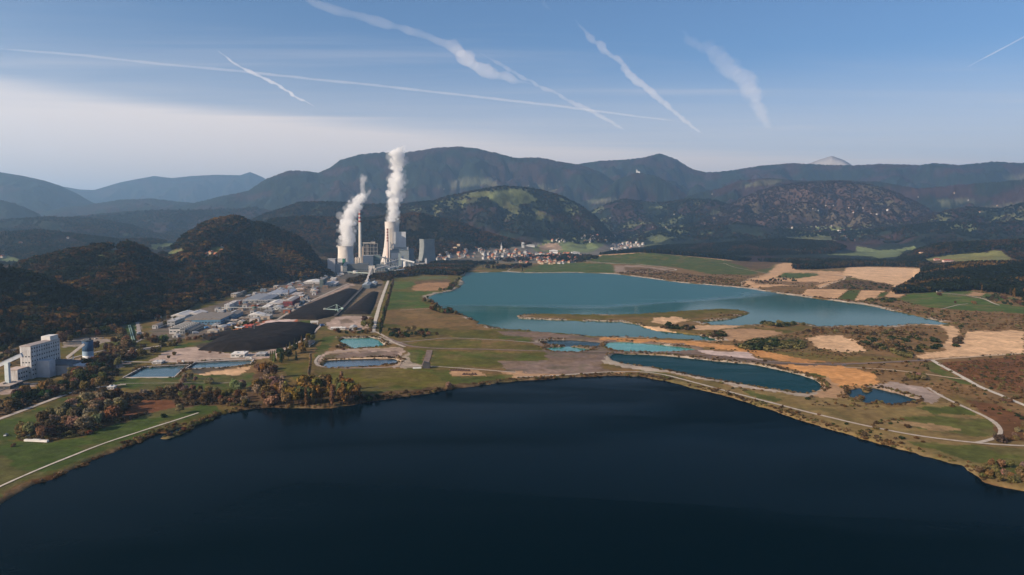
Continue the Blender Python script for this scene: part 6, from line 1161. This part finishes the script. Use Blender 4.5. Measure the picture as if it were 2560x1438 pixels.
houses('hamlet in the middle valley', 'houses in the middle valley', [(1950,585),(1980,565),(2060,555),(2110,565),(2200,600),(2150,606),(2040,580)], 16, 8, 30, (.7, 1.1), (0, 2, 5, 1))
houses('farms on the middle slopes', 'farmhouses on the middle slopes', [(1500,560),(1560,490),(1750,470),(1900,500),(1880,560),(1700,580)], 10, 9, 80, (.7, 1.0), (0, 2, 5))
houses('farms above the pasture hill', 'farmhouses on the mountain foot', [(1090,480),(1130,450),(1240,450),(1400,470),(1390,490),(1290,470)], 6, 10, 80, (.7, 1.0), (0, 2, 5))
houses('farms of the left valley', 'farmhouses in the left valley', [(0,665),(20,600),(300,590),(440,600),(400,612),(200,612),(60,670)], 10, 11, 60, (.8, 1.3), (0, 1, 2))
houses('group on the left wooded hill', 'houses on the wooded hill', [(500,645),(515,630),(555,617),(560,628),(545,645)], 5, 12, 20, (.8, 1.1), (0, 1))
for px, py, w, h, d, c_, rf, lab in [(1384,633,44,15,30,(.66,.64,.62),(.5,.5,.5),'largest white factory hall behind the town'),(1352,640,40,10,40,(.6,.56,.52),(.55,.53,.5),'long pale hall left of the largest white hall'),(1440,635,46,10,40,(.5,.5,.5),(.48,.46,.45),'long grey hall right of the largest white hall'),(1308,620,12,30,14,(.55,.55,.53),LGR,'white silo block at the left end of the far works'),(1325,617,50,9,30,(.5,.5,.48),LGR,'low grey works behind the town, left one'),(1360,656,34,8,16,(.62,.6,.57),(.5,.47,.45),'white school building among the town trees'),(1403,660,24,6,14,(.6,.58,.56),LGR,'flat white building by the pale lane'),(1137,625,20,14,16,(.6,.48,.3),(.4,.2,.12),'left ochre block of flats under the hill'),(1146,622,14,22,14,(.62,.5,.34),(.42,.2,.12),'taller ochre block of flats under the hill'),(2306,641,16,17,14,(.6,.42,.28),(.4,.24,.16),'orange house at the edge of the right wood'),(2345,651,26,6,12,(.5,.3,.25),(.35,.07,.05),'red roofed barn below the right meadow, left one'),(2372,655,40,7,14,(.55,.4,.35),(.36,.07,.05),'longer red roofed barn below the right meadow'),(2055,632,9,6,10,(.6,.5,.45),(.35,.08,.06),'small red roofed house at the dark ridge end'),(2354,730,22,2.6,4,(.6,.6,.6),(.6,.6,.6),'white row of bee boxes at the upper edge of the field')]:
    x, y, z = hit(px, py); r = empty('hall' if 'hall' in lab or 'works' in lab else 'barn' if 'barn' in lab else 'building', (x, y, z), R(rnd.uniform(-6, 10)), lab, 'building', None); b = MB(); b.box(-w/2, w/2, 0, d, -3, h-.05); b.build('wall', cm(c_), r); b = MB(); b.prism([(-w/2-.5, h-.3), (-w/2-.5, h), (0, h+min(3.5, w*.1)), (w/2+.5, h), (w/2+.5, h-.3)], -.5, d+.5); b.build('roof', cm(rf), r)
    b = MB(); n_ = max(3, int(w/6)); [b.box(-w/2+(i+.2)*w/n_, -w/2+(i+.8)*w/n_, -.12, .1, h*.45, h*.7) for i in range(n_)]; b.build('window', GLASS, r)
x, y, z = hit(1253.5, 626); r = empty('church', (x, y, z), 0, 'church with slender grey spire above the town roofs', 'church'); b = MB(); b.box(-4, 4, -4, 4, -3, 22); b.build('bell_tower', cm((.62,.6,.57)), r); b = MB(); b.lathe([(4.6, 21.9), (2.4, 26), (1.4, 34), (.1, 44)], 8); b.build('spire', cm((.3,.31,.33)), r); b = MB(); b.box(-6, 6, 4.1, 28, -3, 10); b.build('nave', cm((.6,.56,.5)), r); b = MB(); b.prism([(-6.6, 9.9), (0, 16), (6.6, 9.9)], 4.1, 28.6); b.build('nave_roof', cm((.24,.1,.07)), r)
x, y, z = hit(1592, 431.6); r = empty('church', (x, y, z), 0, 'tiny white hilltop church on the middle mountain', 'church'); b = MB(); b.box(-6, 6, -6, 6, -8, 30); b.build('bell_tower', cm((.65,.63,.6)), r); b = MB(); b.lathe([(8, 29.9), (.2, 46)], 8); b.build('spire', cm((.3,.3,.3)), r); b = MB(); b.box(6.1, 36, -9, 9, -8, 14); b.build('nave', cm((.65,.63,.6)), r)
# ------------------------------------------------------------------ steam and condensation trails: lumpy bodies of thin droplets
def vapour_mat(name, dens, col=(1, 1, 1), g=.2):
    q = NT(name); v = q.n('ShaderNodeVolumeScatter', Density=dens, Anisotropy=g); v.inputs['Color'].default_value = rgba(col); q.l(v.outputs[0], q.out.inputs['Volume']); return q.m
def blobs(name, pts, m, label, cat, vox, seed, kind=None, core=.6):
    g = np.random.default_rng(seed); b = MB(); P = []
    for (x0, y0, z0, r0), (x1, y1, z1, r1) in zip(pts[:-1], pts[1:]):
        L = math.dist((x0, y0, z0), (x1, y1, z1)); n_ = max(2, int(L/(.28*(r0+r1)/2)))
        for i in range(n_):
            t_ = i/n_; r_ = r0+(r1-r0)*t_; c = np.array([x0+(x1-x0)*t_, y0+(y1-y0)*t_, z0+(z1-z0)*t_]); P.append((c, r_*core))
            for j in range(5): d = g.normal(size=3); d /= np.linalg.norm(d); s_ = g.uniform(.16, .46); P.append((c+d*r_*(1.12-s_*.6)*g.uniform(.75, 1.1), r_*s_))
    import bmesh
    bm = bmesh.new(); bmesh.ops.create_icosphere(bm, subdivisions=1, radius=1); sv = np.array([v_.co[:] for v_ in bm.verts]); sf = np.array([[v_.index for v_ in f.verts] for f in bm.faces]); bm.free()
    V = np.concatenate([c+sv*r_ for c, r_ in P]); Fc = np.concatenate([sf+i*len(sv) for i in range(len(P))]); me = npmesh(name, V, Fc, m)
    o = link(name, me, label, cat, kind=kind); md = o.modifiers.new('merge', 'REMESH'); md.mode = 'VOXEL'; md.voxel_size = vox
    for i, (sz_, st_) in enumerate(((9, 5), (4, 2.5))):
        tx = bpy.data.textures.new(f'{name} billow {i}', 'CLOUDS'); tx.noise_scale = sz_*vox/2.2; tx.noise_depth = 3; dm = o.modifiers.new('billow', 'DISPLACE'); dm.texture = tx; dm.texture_coords = 'GLOBAL'; dm.strength = st_*vox/2.2; dm.mid_level = .5
    return o
def plume(pts, D, m, label, seed):
    k = D/F; W_ = [(dep(px, D), D+(i % 3-1)*6, zt(py, D), r_*k*1.16) for i, (px, py, r_) in enumerate(pts)]; o = blobs('steam_plume', W_, m, label, 'steam', 2.6, seed)
    h_ = blobs('wisps', [(a, b_, c, d*1.22) for a, b_, c, d in W_], HALO, None, None, 3.4, seed+50, core=.75); h_.parent = o; return o
HALO = vapour_mat('steam wisps', .012, g=.1); ST = vapour_mat('dense steam', .065, g=.1); ST2 = vapour_mat('thin steam', .018, g=.1)
plume([(864,617,15.5),(868,600,18),(870,582,20),(869,565,20),(872,548,19),(877,533,17),(886,518,15),(895,507,13),(903,498,11),(909,490,8)], 2900, ST, 'white steam drifting right from the left cooling tower', 1)
plume([(908,490,8),(911,480,6),(908,470,5),(909,458,6),(911,447,9),(916,443,6)], 2900, ST2, 'thin torn wisp above the drifting steam', 2)
plume([(912,496,6),(920,488,5),(925,480,3.5),(928,476,2.5)], 2900, ST2, 'small side wisp of the drifting steam', 3)
plume([(981,556,13.5),(983,540,13),(986,524,12),(987,509,13),(989,494,16),(990,480,18),(990,468,19),(994,454,17.5),(996,440,15),(995,428,13),(994,418,13),(996,404,17),(998,392,19),(998,382,16)], 3260, ST, 'tall white steam column above the tall cooling tower', 4)
plume([(1004,412,9),(1012,404,10),(1018,400,7)], 3260, ST2, 'thin bulge at the right of the tall steam column', 5)
def trail(label, pts, alt, m, seed, lump=.25):
    W_ = []
    for px, py, wpx in pts:
        x, y, w = (float(v_) for v_ in ray(px, py)); t_ = alt/(w+1e-6); W_.append((x*t_, y*t_, HC+alt, wpx/2*t_))
    g = np.random.default_rng(seed); b = MB(); P = []
    for a, c in zip(W_[:-1], W_[1:]):
        n_ = max(2, int(math.dist(a[:3], c[:3])/max(150, a[3]*.45))); P += [tuple(a[i]+(c[i]-a[i])*j/n_ for i in range(4)) for j in range(n_)]
    P.append(W_[-1]); Q = np.array(P); s_ = np.arange(len(Q))*.28
    for _ in range(8): Q[1:-1] = Q[1:-1]*.5+(Q[:-2]+Q[2:])*.25
    ends = np.minimum(1, np.minimum(np.arange(len(Q))/12+.08, (len(Q)-1-np.arange(len(Q)))/12+.08))
    rad = Q[:, 3]*(1+lump*2.2*(fbm(s_+seed*7, s_*0, 4)-.5)*2)*ends; off = (fbm(s_*.7+seed*3+50, s_*0+2, 4)-.5)*Q[:, 3]*lump*5
    v = []; n_ = 14
    for i in range(len(Q)):
        d = Q[min(i+1, len(Q)-1), :3]-Q[max(i-1, 0), :3]; d /= np.linalg.norm(d); sx_ = np.cross(d, [0, 0, 1]); sx_ /= np.linalg.norm(sx_)
        for j in range(n_):
            a = 6.283*j/n_; rr_ = max(20, rad[i])*(1+lump*1.6*(vnoise(np.array(s_[i]*1.7+j*.0), np.array(a*2.1+seed))-.5)); v.append(Q[i, :3]+sx_*(math.cos(a)*rr_+off[i])+np.array([0, 0, 1])*math.sin(a)*rr_*.8+np.array([0, 0, off[i]*.5]))
    f = [(i*n_+j, i*n_+(j+1) % n_, (i+1)*n_+(j+1) % n_, (i+1)*n_+j) for i in range(len(Q)-1) for j in range(n_)]+[tuple(range(n_)), tuple(range(len(Q)*n_-1, (len(Q)-1)*n_-1, -1))]
    import bmesh
    b.add(v, f); bm = bmesh.new(); tm = b.mesh('contrail', m, True); bm.from_mesh(tm); bmesh.ops.recalc_face_normals(bm, faces=bm.faces); bm.to_mesh(tm); bm.free()
    return tag(link('contrail', tm), label, 'contrail', 'contrails in the sky')
T1, T2, T3 = vapour_mat('ice trail', 1.9e-3, (1, .97, .97), 0), vapour_mat('soft ice trail', 4.4e-4, (1, .97, .97), 0), vapour_mat('faint ice trail', 1.15e-4, (1, .97, .97), 0)
trail('broad fluffy contrail falling from the top to the right of the steam', [(700,-35,22),(770,0,24),(850,28,26),(930,48,26),(1010,75,24),(1090,100,26),(1145,120,34),(1165,148,40),(1205,175,34),(1270,196,24),(1340,212,14)], 6000, T2, 1, .24)
trail('long thin contrail running level across the left sky', [(-60,118,9),(0,122,9),(200,138,8),(400,160,8),(600,178,8),(800,200,8),(1000,220,8),(1200,243,8),(1400,266,7),(1600,292,6),(1710,305,5)], 6000, T1, 2, .12)
trail('short contrail crossing the long thin one at left', [(545,128,5),(590,162,8),(640,186,8),(700,215,8),(740,243,8),(785,266,5)], 6000, T1, 3, .3)
trail('narrow contrail sloping down right from the fluffy one', [(1200,132,6),(1250,160,10),(1300,190,11),(1360,221,11),(1440,258,12),(1500,290,10),(1570,330,6)], 6000, T2, 4, .3)
trail('wavy contrail descending in the middle of the sky', [(1438,50,10),(1480,98,18),(1530,140,18),(1560,168,20),(1600,205,18),(1650,250,14),(1700,292,12),(1755,335,7)], 6000, T2, 5, .28)
trail('faint wide curved trail in the right sky', [(1690,70,20),(1760,125,36),(1825,158,46),(1868,205,44),(1890,260,34),(1925,322,16)], 6000, T3, 6, .28)
trail('short thin contrail at the right frame edge', [(2420,167,3),(2480,135,5),(2560,92,5),(2640,50,5)], 6000, T1, 7, .1)
trail('faint short trail at the top of the sky', [(1345,-20,14),(1365,8,20),(1388,34,10)], 6000, T3, 8, .3)
cy.volume_bounces = 6
